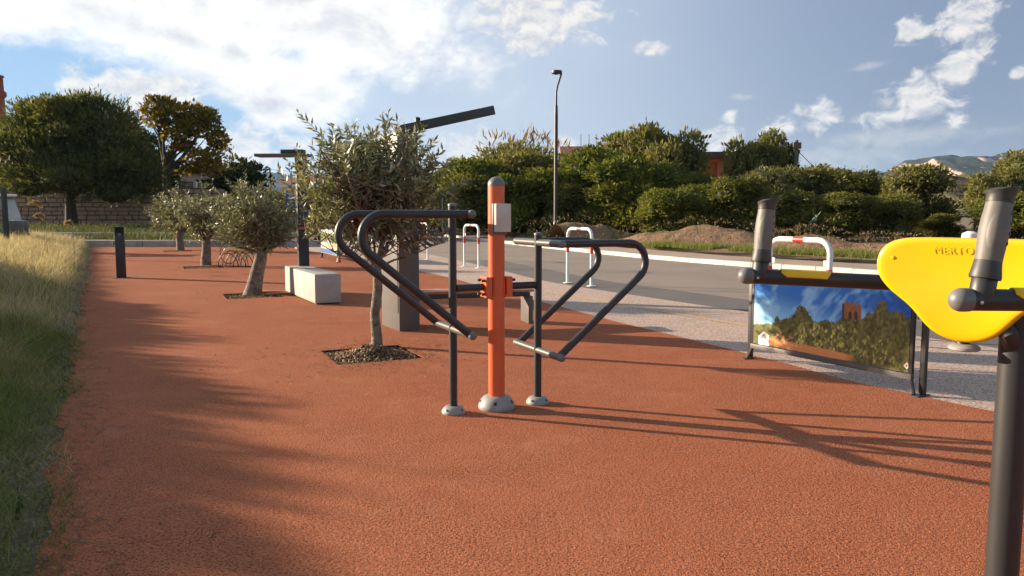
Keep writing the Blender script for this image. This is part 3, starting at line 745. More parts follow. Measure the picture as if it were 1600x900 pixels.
def shape_y(x, z):           # gentle dish; lower lobe tucks back
    return .10 * x * x + .10 * max(0, -z - .20) ** 1.0 * 0 - .9 * max(0, -z - .24) ** 2
rings = [(.90, -.035), (.985, -.030), (1.0, -.018), (.998, -.006), (.985, .002), (.965, .006), (.93, .008), (.86, .007), (.72, .005), (.5, .002), (.25, 0)]
cz = -.15; vs = []; fs = []; n = len(full)
for sc_, off in rings:
    for x, z in full:
        X = x * sc_; Z = cz + (z - cz) * sc_
        vs.append(right * X + Vector((0, 0, Z)) + nrm * (shape_y(X, Z) + off))
for i in range(len(rings) - 1):
    for k in range(n): fs.append((i * n + k, i * n + (k + 1) % n, (i + 1) * n + (k + 1) % n, (i + 1) * n + k))
vs.append(Vector((0, 0, cz)) + nrm * shape_y(0, cz)); L = (len(rings) - 1) * n
for k in range(n): fs.append((L + k, L + (k + 1) % n, len(vs) - 1))
vs.append(Vector((0, 0, cz)) - nrm * .035)
for k in range(n): fs.append(((k + 1) % n, k, len(vs) - 1))
b = MB(); b.add(vs, fs)
back = b.build('backrest', M['yellow'], mach, True, 60); back.location = ml((cb.x, cb.y, cb.z))
bmm = bmesh.new(); bmm.from_mesh(back.data); bmesh.ops.recalc_face_normals(bmm, faces=bmm.faces[:]); bmm.to_mesh(back.data); bmm.free()
# raised letters on it
cu = bpy.data.curves.new('lettering', 'FONT'); cu.body = 'MERTO'; cu.size = .036; cu.extrude = .0005; cu.bevel_depth = .0; cu.space_character = 1.12
to = bpy.data.objects.new('tmp', cu); COL.objects.link(to)
dg = bpy.context.evaluated_depsgraph_get(); tme = bpy.data.meshes.new_from_object(to.evaluated_get(dg)); bpy.data.objects.remove(to)
tme.materials.clear(); lt = link('lettering', tme, M['yellow'], back, False)
tx = -.102; tz = -.056
mrot = Matrix((right, Vector((0, 0, 1)), nrm)).transposed().to_4x4()
for v in tme.vertices:
    X = v.co.x * .98 + tx; Z = v.co.y + tz; v.co = right * X + Vector((0, 0, Z)) + nrm * (shape_y(X, Z) + .0064 + v.co.z)
# screw plugs on the rest
for x, z in ((-.235, -.075), (.235, -.075)):
    MB().lathe([(.007, 0), (.006, .002), (.002, .003)], 12, right * x + Vector((0, 0, z)) + nrm * (shape_y(x, z) + .0075), mrot.to_3x3()).build('screw', M['yellow'], back)
# bracket between rest and post, lower disc, white stop
cbl = ml((cb.x, cb.y, cb.z))
MB().tube([(0, 0, .98), (-.06, -.05, 1.05), cbl + Vector((.05, .06, -.17))], .030, 16).build('rest_bracket', M['steel'], mach)
MB().box((.055, -.012, 1.06), (.016, .10, .15), rz=R(20), bevel=.004).build('post_plate', M['steel'], mach)
MB().lathe([(.046, 0), (.050, .004), (.050, .012), (.040, .020), (.020, .022)], 28, cbl + Vector((.03, .035, -.392))).build('stop_disc', M['plastic_grey'], mach)
MB().tube([cbl + Vector((.03, .04, -.38)), cbl + Vector((.03, .075, -.30))], .022, 16).build('stop_rubber', M['black'], mach)
wp = at(1516, 370, 2.75)
MB().lathe([(.026, -.02), (.028, 0), (.026, .012), (.010, .020)], 20, ml(wp)).build('stop_knob', M['white'], mach)
# two levers with grips
def lever(ball, end, grip_top_dx, seedn, rb):
    ball, end = ml(ball), ml(end); d = (end - ball).normalized()
    tb = MB().tube([ball + d * .012, end], .030, 24).build('lever', M['steel'], mach)
    m = d.to_track_quat('Z', 'Y').to_matrix()
    MB().lathe([(.0315, .022), (.0325, .010), (.0325, 0)] + [(.0325 * math.cos(a), -.0325 * math.sin(a)) for a in np.linspace(.1, 1.5, 9)], 28, ball, m).build('end_ball', M['cap_grey'], tb)
    MB().lathe([(.0055, 0), (.005, .004), (.002, .005)], 12, ball + d * .036 + Vector((0, -.0300, -.004)), Matrix.Rotation(math.pi / 2, 3, 'X')).build('screw', M['screw'], tb)
    # yellow half sleeve on top of the tube
    vs = []; fs = []; na = 14; s0, s1 = .125, .335
    side = d.cross(Vector((0, 0, 1))).normalized(); up = side.cross(d)
    st = np.linspace(0, 1, 9)
    for q, s_ in enumerate(st):
        w = 1.45 if 0 < q else .95
        for k in range(na):
            a = -w + 2 * w * k / (na - 1); r = .0345
            cut = .028 * (abs(a) / 1.45) ** 1.5 if q == len(st) - 1 else (-.012 * (1 - abs(a) / 1.45) if q == 0 else 0)
            vs.append(ball + d * (s0 + (s1 - s0) * s_ - cut) + side * math.sin(a) * r + up * math.cos(a) * r)
    for q in range(len(st) - 1):
        for k in range(na - 1): fs.append((q * na + k, q * na + k + 1, (q + 1) * na + k + 1, (q + 1) * na + k))
    b = MB(); b.add(vs, fs); sl_ = b.build('sleeve', M['yellow'], tb, True, 50)
    md = sl_.modifiers.new('thick', 'SOLIDIFY'); md.thickness = .004; md.offset = -1
    # grip
    g0 = ball + d * .052
    top = g0 + Vector((grip_top_dx, 0.02, .292)); ax_ = (top - g0); Lg = ax_.length; mz = ax_.to_track_quat('Z', 'Y').to_matrix()
    gr = MB().lathe([(.030, .0), (.0315, .02), (.0315, .058), (.029, .062)], 28, g0, mz).build('neck', M['steel'], mach)
    MB().lathe([(.0385, .058), (.0395, .064), (.036, .085), (.0335, .108), (.0325, .112)], 32, g0, mz).build('collar', M['grip_dark'], gr)
    prof = [(.0335, .104), (.0345, .130), (.0365, .165), (.0370, .195), (.0355, .225), (.0330, .250), (.0325, .272)]
    gm = MB().lathe(prof, 40, g0, mz).build('grip', M['grip'], gr, True, 60)
    # slanted flared end, peak to the right
    vs = []; nn = 36
    pr = [(.0325, .262, 0), (.034, .270, 0), (.034, .285, .25), (.037, .298, .9), (.0385, .303, 1.0), (.036, .3065, 1.0), (.02, .3070, .55), (.002, .3070, 0.05)]
    for r, z, kx in pr:
        for k in range(nn):
            a = 2 * math.pi * k / nn; c, s_ = math.cos(a), math.sin(a)
            lx = r * c * (1 + .20 * kx * max(c, 0)); vs.append(Vector((lx, r * s_, z + kx * .012 * c * (1 if r > .03 else r / .036))))
    fs = [(i * nn + k, i * nn + (k + 1) % nn, (i + 1) * nn + (k + 1) % nn, (i + 1) * nn + k) for i in range(len(pr) - 1) for k in range(nn)]
    fs.append(tuple((len(pr) - 1) * nn + k for k in range(nn))); fs.append(tuple(range(nn - 1, -1, -1)))
    lean = Matrix.Rotation(math.atan2(grip_top_dx, .292), 3, 'Y') @ Matrix.Rotation(-math.atan2(.02, .292), 3, 'X')
    b = MB(); b.add([lean @ v + g0 for v in vs], fs); b.build('grip_end', M['grip_dark'], gr, True, 45)
    # finger dimples on the right and a thumb pad facing us
    for k in range(4):
        z = .158 + k * .027; a = R(-38)
        rr = np.interp(z, [p[1] for p in prof], [p[0] for p in prof])
        c = lean @ Vector((math.cos(a) * rr, math.sin(a) * rr, z)) + g0
        mm = lean @ Matrix.Rotation(a, 3, 'Z') @ Matrix.Rotation(math.pi / 2, 3, 'Y')
        b = MB().lathe([(.0088, -.001), (.0080, .0012), (.003, .0016)], 16, (0, 0, 0)); b.v = [tuple(mm @ Vector((v[0] * .62, v[1] * 1.25, v[2])) + c) for v in b.v]
        b.build('finger_dimple', M['grip_dark'], gm, True, 50)
    a = R(-118)
    vs = []
    for i in range(7):
        for k in range(20):
            t = i / 6; an = 2 * math.pi * k / 20; da = .55 * t * math.cos(an); z = .185 + .058 * t * math.sin(an)
            rr = np.interp(z, [p[1] for p in prof], [p[0] for p in prof]) + .0022 * (1 - t ** 3) - .0003
            vs.append(lean @ Vector((math.cos(a + da) * rr, math.sin(a + da) * rr, z)) + g0)
    fs = [(i * 20 + k, i * 20 + (k + 1) % 20, (i + 1) * 20 + (k + 1) % 20, (i + 1) * 20 + k) for i in range(6) for k in range(20)]
    b = MB(); b.add(vs, fs); b.build('thumb_pad', M['grip'], gm, True, 60)
FB = at(1166, 431, 3.03); NB_ = at(1502, 468.5, 2.06)
lever(FB, at(1385, 442, 3.03) + Vector((.46, .0, -.02)), .030, 1, .03)
lever(NB_, (NB_.x + .86, NB_.y + .0, NB_.z - .005), .052, 2, .03)
# beam joining the two levers, out to the right of the post, and the lower orange tube
MB().tube([ml((NB_.x + .85, NB_.y, NB_.z - .01)), ml((NB_.x + .86, 2.78, 1.19))], .035, 20).build('yoke_beam', M['steel'], mach)
MB().tube([(0, 0, 1.06), ml((NB_.x + .86, 2.78, 1.19)) + Vector((0, 0, -.03))], .04, 20).build('pivot_arm', M['steel'], mach)
MB().tube([(.04, .02, .735), (.55, .05, .735)], .045, 20).build('lower_tube', M['orange'], mach)

# ------------------------------------------------------------------ printed panels in low frames
def panel(name, A, B, zb, zt, paint, label, cat, nx, nz, brace=True):
    A = Vector(A); B = Vector(B); L = (B - A).length; rz = math.atan2(B.y - A.y, B.x - A.x)
    t = thing(name, A, rz, label, cat)
    for x in (0, L):
        MB().box((x, 0, zt / 2 + .0), (.042, .042, zt), bevel=.003).build('leg', M['steel'], t, True, 30)
        MB().box((x, -.03, .004), (.07, .16, .008)).build('foot_plate', M['steel'], t, False)
        s = 1 if x == 0 else -1
        MB().tube([(x + s * .03, -.07, .01), (x + s * .075, -.045, .13)], .017, 8).build('brace', M['steel'], t)
    fx0, fx1 = .075, L - .075
    for x in (fx0, fx1): MB().box((x, -.045, (zb + zt) / 2), (.030, .030, zt - zb - .004), bevel=.003).build('frame_upright', M['steel'], t, True, 30)
    MB().box((L / 2, -.045, zt), (L - .12, .032, .030), bevel=.003).build('top_rail', M['steel'], t, True, 30)
    MB().box((L / 2, -.045, zb - .022), (L - .12, .045, .045), bevel=.004).build('bottom_rail', M['steel_light'], t, True, 30)
    X, Z = np.meshgrid(np.linspace(fx0 + .017, fx1 - .017, nx), np.linspace(zb + .008, zt - .017, nz))
    c, s = math.cos(rz), math.sin(rz)
    wx = A.x + X * c + .058 * s; wy = A.y + X * s - .058 * c
    # the picture is laid out on the board in the coordinates of the survey photo
    cy = wy * math.cos(TH) - (Z - HC) * math.sin(TH); cvv = wy * math.sin(TH) + (Z - HC) * math.cos(TH)
    px = 800 + FPX * wx / cy; py = 450 - FPX * cvv / cy
    tint = paint(px, py, X, Z) * np.array([1.08, 1.12, 1.15])
    V = np.stack([X, np.full_like(X, -.0605), Z], -1).reshape(-1, 3); i = np.arange(nx * nz).reshape(nz, nx)
    F = np.stack([i[:-1, :-1], i[:-1, 1:], i[1:, 1:], i[1:, :-1]], -1).reshape(-1, 4)
    link('print', npmesh('print', V, F, tint.reshape(-1, 3)), M['print'], t, False)
    MB().box((L / 2, -.045, (zb + zt) / 2), (fx1 - fx0 - .02, .012, zt - zb - .01)).build('board', M['steel'], t, False)
    return t
def lin(c): c = np.asarray(c, float) / 255; return np.where(c <= .04045, c / 12.92, ((c + .055) / 1.055) ** 2.4)
def over(img, m, col): 
    m = np.clip(m, 0, 1)[..., None]; return img * (1 - m) + np.asarray(col) * m
def sm(x, a, b): t = np.clip((x - a) / (b - a), 0, 1); return t * t * (3 - 2 * t)
def paint_ruin(px, py, X, Z):
    # sky, deep blue to pale lower left, soft streaky cloud
    u = (px - 1185) / 250; v = (py - 440) / 140
    img = np.zeros(px.shape + (3,)) + lin((52, 126, 205))
    img = over(img, sm(u, .3, 1.0) * .8, lin((24, 74, 155)))
    img = over(img, sm(v - u * .55, .02, .42), lin((150, 215, 245)))
    cl = fbm(px / 22 + py / 30, py / 34 - px / 60, 4, 3); img = over(img, sm(cl, .42, .68) * (1 - sm(u, .55, .95)) * .75, lin((165, 215, 245)))
    cl = fbm(px / 12 + py / 18, py / 26, 3, 8); img = over(img, sm(cl, .40, .66) * np.exp(-((px - 1300) / 45) ** 2) * .5, lin((170, 215, 240)))
    # ruined tower with two lancets
    tw = sm(px, 1315.5, 1317, ) * (1 - sm(px, 1345, 1346.5)); saw = 470 + 5 * np.abs(((px - 1318) / 9.5) % 1 - .5) * 2 + (px > 1338) * 4
    tw = tw * sm(py, saw - 1, saw + 1) * (1 - sm(py, 506, 512))
    br = lin((150, 98, 72))[None, None] * (.62 + .8 * fbm(px / 2.4, py / 2.4, 3, 2)[..., None]); img = over(img, tw, br)
    img = over(img, tw * (1 - sm(px, 1318, 1320)), lin((70, 45, 40)))
    for cx in (1328.5, 1337.5):
        a = (1 - sm(np.abs(px - cx), 2.0, 3.0)) * sm(py, 485 + np.abs(px - cx) * 1.2, 487 + np.abs(px - cx) * 1.2) * (1 - sm(py, 503, 505)); img = over(img, a * tw * .9, lin((52, 38, 40)))
    img = over(img, (1 - sm(np.hypot(px - 1337, (py - 502) / 1.6), .8, 1.8)), lin((150, 190, 225)))
    # vegetation skyline
    sky = 500 + 8 * fbm(px / 14, px * 0, 3, 1) + 6 * fbm(px / 3.5, px * 0 + 5, 3, 2)
    for cx, w, h in ((1252, 16, 30), (1215, 5, 14), (1240, 22, 14), (1378, 14, 40), (1358, 12, 20), (1400, 22, 22), (1415, 16, 12), (1345, 35, 8), (1290, 18, 7), (1320, 14, 12)):
        sky = np.minimum(sky, 512 - h * np.exp(-((px - cx) / w) ** 2) + 5 * (vnoise(px / 1.7, py / 4, 4) - .5) - 4)
    veg = sm(py, sky - 1.2, sky + 1.2)
    dk = lin((84, 82, 46))[None, None] * (.40 + 1.7 * fbm(px / 3.5, py / 4.5, 4, 6)[..., None]) ** 1.6; img = over(img, veg, dk)
    tw2 = (fbm(px / 2.0, py / 2.0, 2, 12) > .50) * np.exp(-((px - 1408) / 19) ** 2 - ((py - 497) / 19) ** 2) * .9; img = over(img, tw2 * (1 - veg), lin((50, 40, 70)))
    # prickly pear pads, lit on the left
    r = random.Random(5)
    for k in range(190):
        cx = r.choice([r.gauss(1272, 12), r.gauss(1300, 13), r.gauss(1325, 14), r.gauss(1375, 22), r.gauss(1254, 3)]); cy = r.uniform(505, 548) + max(0, (cx - 1300)) * .26
        rx = r.uniform(1.1, 2.0); ry = r.uniform(2.6, 4.8); an = r.gauss(0, .5); c, s = math.cos(an), math.sin(an)
        dx = px - cx; dy = py - cy; e = np.hypot((dx * c + dy * s) / rx, (-dx * s + dy * c) / ry)
        lit = r.random() * (1 if cx < 1320 else .55)
        col = lin((120, 128, 70)) * (1 - lit) + lin((230, 215, 120)) * lit; img = over(img, (1 - sm(e, .75, 1.1)) * .9, col * (1 - .35 * (dx > 0)[..., None]))
    # reddish flowers left, then dry ground line
    for k in range(26):
        cx = r.uniform(1190, 1238); cy = r.uniform(516, 530) + (cx - 1190) * .14; e = np.hypot(px - cx, py - cy); img = over(img, (1 - sm(e, 1.0, 2.6)) * .7, lin(r.choice([(200, 110, 90), (190, 170, 110), (215, 150, 110), (150, 120, 80)])))
    # tapering orange ribbon with faint pale print
    yc = 533 + (px - 1200) * .205; hw = 6.2 * (1 - sm(px, 1300, 1340) * .25)
    rb = sm(px, 1199, 1202) * (1 - sm(px, 1318, 1340)) * (1 - sm(np.abs(py - yc), hw - 1, hw + .6)); img = over(img, rb * .96, lin((225, 145, 88)))
    tx_ = (np.abs(py - yc + 1.5) < 1.7) * (px > 1206) * (px < 1254) * (vnoise(px / 1.3, px * 0, 21) > .45); img = over(img, tx_ * .6, lin((240, 205, 170)))
    # white house shaped mark with three small dots, lower left
    hx = (px - 1193.5); hy = (py - 529); hs = np.maximum(np.maximum(np.abs(hx) / 8.2, (hy - hx * .16) / 10.5), (-hy + np.abs(hx) * .75) / 11.2)
    img = over(img, 1 - sm(hs, .93, 1.03), lin((240, 240, 238)))
    for dx, dy, c in ((0, -5, (70, 90, 130)), (-2.6, -2, (200, 80, 60)), (2.4, -1.6, (90, 130, 110)), (-1, 3, (190, 190, 195))): img = over(img, 1 - sm(np.hypot(hx - dx, hy - dy), 1.0, 1.9), lin(c))
    # small pale diamond, lower right
    d = (np.abs(px - 1417) / 5.2 + np.abs(py - 571.5) / 5.6); img = over(img, 1 - sm(d, .85, 1.0), lin((235, 225, 215))); img = over(img, 1 - sm(d, .42, .55), lin((150, 90, 70)))
    return img
PA, PB = gp(1172, 559.5), gp(1441, 617.5)
panel('printed_panel', PA, PB, .165, .885, paint_ruin, 'low framed panel printed with a ruined tower and prickly pears, beside the exercise machine', 'panel', 330, 170)
def paint_beach(px, py, X, Z):
    u = (px - 503) / 30; v = (py - 357) / 44
    img = np.zeros(px.shape + (3,)) + lin((235, 238, 225))
    img = over(img, sm(v - u * .15, .08, .14), lin((95, 110, 60))[None, None] * (.5 + 1.0 * fbm(px / 2, py / 2, 3, 2)[..., None]))
    img = over(img, (1 - sm(np.hypot((px - 514) / 4, (py - 378) / 4), .7, 1.2)), lin((150, 185, 215)))
    img = over(img, sm(v - u * .12, .44, .50), lin((232, 205, 170)))
    img = over(img, (fbm(px / 1.6, py / 2.4, 2, 4) > .55) * (u < .5) * (v > .30) * (v < .75) * .7, lin((200, 110, 70)))
    img = over(img, sm(v - u * .16, .66, .70), lin((60, 110, 175))); img = over(img, sm(v - u * .16, .66, .70) * sm(u, .45, .8), lin((70, 170, 175)))
    return img
panel('printed_panel', gp(504, 402.5), gp(531, 410), .22, .98, paint_beach, 'small framed panel printed with a turquoise beach scene, behind the far bench unit', 'panel', 40, 50)

# ------------------------------------------------------------------ red and white hoop barriers along the road
def hoop(loc, rz, label, W_=.86, H=1.16):
    t = thing('hoop_barrier', loc, rz, label, 'barrier', 'red and white hoop barriers along the road edge')
    x = W_ / 2; r = .16
    path = [Vector((-x, 0, 0))] + fillet((-x, 0, 0), (-x, 0, H), (x, 0, H), r, 8) + fillet((-x, 0, H), (x, 0, H), (x, 0, 0), r, 8) + [Vector((x, 0, 0))]
    MB().tube(path, .033, 16).build('tube', M['white'], t)
    for p0, p1 in (((-x, 0, .66), (-x, 0, .83)), ((x, 0, .66), (x, 0, .83)), ((-.075, 0, H), (.075, 0, H))): MB().tube([p0, p1], .0342, 16).build('red_band', M['red'], t)
    for s in (-1, 1):
        MB().lathe([(.095, 0), (.095, .010), (.036, .012)], 20, (s * x, 0, 0)).build('base_plate', M['white'], t)
        MB().box((s * (x - .055), 0, .90), (.05, .012, .06)).build('lug', M['white'], t, False)
    return t
rd = math.atan2(-.864, .503)
for (c, lab) in (((-2.95, 25.3), 'red and white hoop barrier half hidden by the olive tree, farthest along the road'),
                 ((-1.12, 21.2), 'red and white hoop barrier seen between the tall dip bar post and the orange post'),
                 ((1.40, 15.95), 'red and white hoop barrier seen above the lower dip bars'),
                 ((3.38, 9.05), 'red and white hoop barrier behind the printed tower panel')):
    hoop((c[0], c[1], -.005), rd, lab)

# ------------------------------------------------------------------ bench units, concrete block, bollard, bike rack
c0 = gp(624.4, 518); e1 = Vector((-.48, .877, 0)).normalized(); e2 = Vector((.877, .48, 0)).normalized()
un = thing('bench_column', (c0.x, c0.y, 0), math.atan2(e2.y, e2.x), 'tall grey sheet steel column with a sloping dark arm and a bench on its right, behind the olive tree', 'bench column')
H1 = 2.45
MB().box((.135, .33, H1 / 2), (.27, .66, H1), bevel=.006).build('column', M['steel_light'], un, True, 30)
MB().box((-.0045, .33, .95), (.008, .60, 1.45), bevel=.002).build('service_door', M['steel_light'], un, True, 30)
MB().lathe([(.012, 0), (.010, .008)], 12, (-.009, .10, .52), Matrix.Rotation(-math.pi / 2, 3, 'Y')).build('lock', M['screw'], un)
cr = Matrix.Rotation(-un.rotation_euler.z, 3, 'Z')
st_ = at(622, 204, 9.72); tip = at(767, 173, 9.72 + .72)
ta = cr @ (tip - c0); sa = cr @ (st_ - c0); da = (ta - sa); 
MB().box((sa + ta) / 2, (da.length, .20, .12), mat=Matrix.Rotation(math.atan2(da.y, da.x), 3, 'Z') @ Matrix.Rotation(-math.asin(da.z / da.length), 3, 'Y'), bevel=.005).build('arm', M['steel'], un, True, 30)
MB().lathe([(.035, 0), (.035, .05), (.02, .06)], 16, sa.lerp(ta, .20) + Vector((0, 0, .055))).build('sensor', M['black'], un)
# bench seat from column to end support
sA = cr @ (gp(650, 514) - c0); eB = cr @ (gp(833, 506) - c0)
sd = (eB - Vector((.27, .12, 0))); sd.z = 0; Ls = sd.length; sr = math.atan2(sd.y, sd.x)
def sloc(x, y, z): return Vector((.27 + x * math.cos(sr) - y * math.sin(sr), .12 + x * math.sin(sr) + y * math.cos(sr), z))
MB().box(sloc(Ls / 2 - .02, .17, .40), (Ls - .05, .36, .055), rz=sr, bevel=.004).build('seat_frame', M['steel'], un, True, 30)
for k in range(4): MB().box(sloc(Ls / 2, .045 + k * .105, .447), (Ls + .02, .096, .034), rz=sr, bevel=.005).build('slat', M['wood'], un, True, 30)
MB().box(sloc(Ls - .03, .19, .186), (.06, .36, .37), rz=sr, bevel=.004).build('end_support', M['steel_light'], un, True, 30)

# second unit, farther back, with flat light head and wooden leaning shelf
c2 = at(475, 448, 14.4); c2.z = 0
u2 = thing('light_column', c2, SITE, 'dark square column with a flat light head, standing behind the concrete block bench', 'light column')
MB().box((0, 0, 1.30), (.19, .19, 2.60), bevel=.005).build('column', M['steel'], u2, True, 30)
MB().box((-.30, .12, 2.535), (.98, .30, .055), rz=R(-30), bevel=.006).build('light_head', M['steel_light'], u2, True, 30)
MB().box((-.12, .05, 2.605), (.42, .20, .07), rz=R(-30), bevel=.006).build('driver_box', M['steel'], u2, True, 30)
MB().box((.08, -.13, 1.195), (.40, .07, .055), rz=R(-20), bevel=.004).build('shelf', M['wood'], u2, True, 30)

# concrete block
f0 = gp(492.5, 476.5); fr = gp(533, 474); bl = gp(446, 456.5)
wv = fr - f0; lv = bl - f0; blk = thing('concrete_block_bench', f0, math.atan2(wv.y, wv.x), 'long pale concrete block seat on the red rubber, left of the dip bars', 'bench')
wl = wv.length; ll = (cb.x * 0 + lv.length); hb = .49
sk = Matrix.Rotation(-blk.rotation_euler.z, 3, 'Z') @ lv
rl = math.atan2(sk.y, sk.x) - math.pi / 2
def bloc(x, y): return Vector((x * math.cos(rl) - y * math.sin(rl), x * math.sin(rl) + y * math.cos(rl), hb / 2 + .012))
MB().box(bloc(wl / 2, ll * .41), (wl, ll * .82, hb - .02), rz=rl, bevel=.018).build('block', M['concrete'], blk, True, 30)
MB().box(bloc(wl / 2, ll * .91 + .004), (wl, ll * .18 - .01, hb - .02), rz=rl, bevel=.018).build('block', M['concrete'], blk, True, 30)
MB().box(bloc(wl / 2, ll * .5) - Vector((0, 0, hb / 2)), (wl - .06, ll - .06, .03), rz=rl).build('plinth', M['steel'], blk, False)
for (p, rz, l) in ((gp(436, 460), .5, .45), (gp(428, 457), -.35, .6)):
    o = MB().box((0, 0, 0.018), (l, .07, .03), bevel=.003).build('timber_offcut', M['wood'], None, True, 30); o.location = p; o.rotation_euler = (0, 0, rz)
    tag(o, 'short timber offcut lying flat between the olive pit and the concrete block' if l < .5 else 'longer timber offcut lying by the pit of the thickest olive', 'offcut')

# bollard with open head
bp = gp(190, 434)
bo = thing('square_bollard', bp, SITE, 'dark grey square bollard with an open slot head, by the grass verge', 'bollard')
w = .20; H = 1.17
MB().box((0, 0, .49), (w, w, .98), bevel=.004).build('shaft', M['steel'], bo, True, 30)
MB().box((-w / 2 + .012, 0, .98 + .09), (.022, w, .18)).build('head_side', M['steel'], bo, False)
MB().box((w / 2 - .012, 0, .98 + .09), (.022, w, .18)).build('head_side', M['steel'], bo, False)
MB().box((0, w / 2 - .012, .98 + .09), (w - .05, .022, .18)).build('head_back', M['steel'], bo, False)
MB().box((0, 0, H - .008), (w + .002, w + .002, .02), bevel=.003).build('lid', M['steel'], bo, True, 30)
MB().lathe([(.05, 0), (.045, .03), (.02, .04)], 14, (0, -.03, .981)).build('spout', M['plastic_grey'], bo)
MB().box((-w / 2 - .025, .0, .80), (.05, .07, .10), bevel=.006).build('side_button', M['plastic_grey'], bo, True, 30)
MB().box((0, 0, .006), (.30, .30, .012)).build('foot_plate', M['steel_light'], bo, False)

# bicycle rack of overlapping hoops
br_ = gp(376, 417)
rk = thing('bicycle_rack', br_, R(8), 'low black bicycle rack of curved hoops between the small olive trees', 'bicycle rack')
for k in range(4):
    x = -.30 + k * .2
    path = [Vector((x + .30 * math.cos(a) * .9, -.25 + .10 * k * 0 + .42 * (1 - math.sin(a)) * .35, .40 * math.sin(a))) for a in np.linspace(0, math.pi, 15)]
    MB().tube(path, .013, 8).build('hoop', M['black'], rk)
    path = [Vector((x + .27 * math.cos(a) * .9 + .05, .05, .46 * math.sin(a))) for a in np.linspace(0, math.pi, 15)]
    MB().tube(path, .011, 8).build('hoop', M['black'], rk)
MB().tube([(-.55, -.1, .012), (.65, -.1, .012)], .014, 8).build('ground_rail', M['black'], rk)
ring = [Vector((-.42 + .24 * math.cos(a), .55, .36 + .30 * math.sin(a))) for a in np.linspace(0, 2 * math.pi, 25)]
MB().tube(ring, .012, 8, False).build('wheel_ring', M['black'], rk)

# street lamp
lp = Vector(at(868, 372, 41.5)); lp.z = .10
la = thing('street_lamp', lp, 0, 'tall slim black street lamp with one flat round head, beyond the road', 'street lamp')
Hh = at(868, 112, 41.5).z - .1
MB().lathe([(.17, 0), (.17, .012), (.13, .02), (.125, .9), (.11, .93), (.105, 1.0), (.095, Hh - 2.3), (.08, Hh - 1.75)], 16).build('pole', M['steel'], la)
MB().tube([(0, 0, Hh - 1.78), (0, 0, Hh - 1.05), (.06, 0, Hh - .75), (.27, 0, Hh - .08)], [.055, .055, .05, .05], 10).build('arm', M['steel'], la)
MB().lathe([(.10, -.12), (.27, -.10), (.29, -.02), (.27, .05), (.10, .08)], 20, (.02, 0, Hh)).build('head', M['steel'], la)
MB().lathe([(.09, -.15), (.11, -.12)], 16, (-.02, 0, Hh)).build('lens', M['glass'], la)
wpz = at(691.5, 360, 46)
po = MB().tube([(0, 0, 0), (0, 0, at(691, 312, 46).z)], .04, 8).build('sign_post', M['plastic_grey']); po.location = (wpz.x, 46, 0.1); tag(po, 'thin pale metal post in front of the bushes left of the dip bars', 'post')

# ------------------------------------------------------------------ background structures, left
YW = 60.0
wall = thing('stone_wall', (0, YW, 0), 0, 'old wall of large squared stone blocks behind the big dark tree', 'wall')
zb_ = .35
xl = at(-40, 300, YW).x; xr = at(342, 300, YW).x
MB().box(((xl + xr) / 2, .25, zb_ + 1.55), (xr - xl, .46, 3.1)).build('core', M['mortar'], wall, False)
vars_ = []
for k in range(7):
    bm = bmesh.new(); bmesh.ops.create_cube(bm, size=1.0); bmesh.ops.bevel(bm, geom=bm.edges[:], offset=.07, segments=1, affect='EDGES')
    for v in bm.verts: v.co += Vector((rnd.uniform(-.03, .03), rnd.uniform(-.05, .05), rnd.uniform(-.03, .03)))
    me = bpy.data.meshes.new('stone'); bm.to_mesh(me); bm.free(); me.materials.append(M['stone']); vars_.append(me)
rows = 9; z = zb_; cnt = 0
for r_ in range(rows):
    h = rnd.uniform(.31, .38); x = xl + rnd.uniform(0, .4)
    while x < xr - .2 and cnt < 296:
        wst = rnd.uniform(.45, 1.0)
        o = bpy.data.objects.new('stone', rnd.choice(vars_)); COL.objects.link(o); o.parent = wall
        o.location = (x + wst / 2, -.02 + rnd.uniform(-.03, .02), z + h / 2 + rnd.uniform(-.01, .01)); o.scale = (wst - .06, .18, h - .055); x += wst; cnt += 1
    z += h
MB().box(((xl + xr) / 2 - .0, .22, z + .05), (xr - xl, .5, .10)).build('coping', M['mortar'], wall, False)
# higher plain wall part and chimney at the left edge
tw_ = thing('tall_masonry_wall', (at(20, 300, 64).x, 64, 0), 0, 'taller brown masonry wall rising behind the stone wall at the left edge', 'wall')
MB().box((-1.2, .3, 2.6), (7.4, .6, 5.2), bevel=.05).build('masonry', M['mortar'], tw_, False)
MB().box((-1.2, .28, 5.28), (7.6, .75, .16)).build('coping', M['stone'], tw_, False)
hc = at(0, 120, 82)
ch = thing('brick_chimney', (hc.x - .25, 82, 0), 0, 'tall slim red brick chimney at the far left edge above the trees', 'chimney')
MB().lathe([(1.0, 0), (.95, 6), (.78, 9.5), (.72, 10.2), (.55, 12.5), (.50, hc.z - 2.2)], 16).build('shaft', M['brick'], ch)
MB().lathe([(.52, hc.z - 2.2), (.72, hc.z - 1.95), (.72, hc.z - 1.6), (.50, hc.z - 1.4), (.48, hc.z - .1), (.62, hc.z), (.5, hc.z + .15)], 16).build('crown_ring', M['brick'], ch)

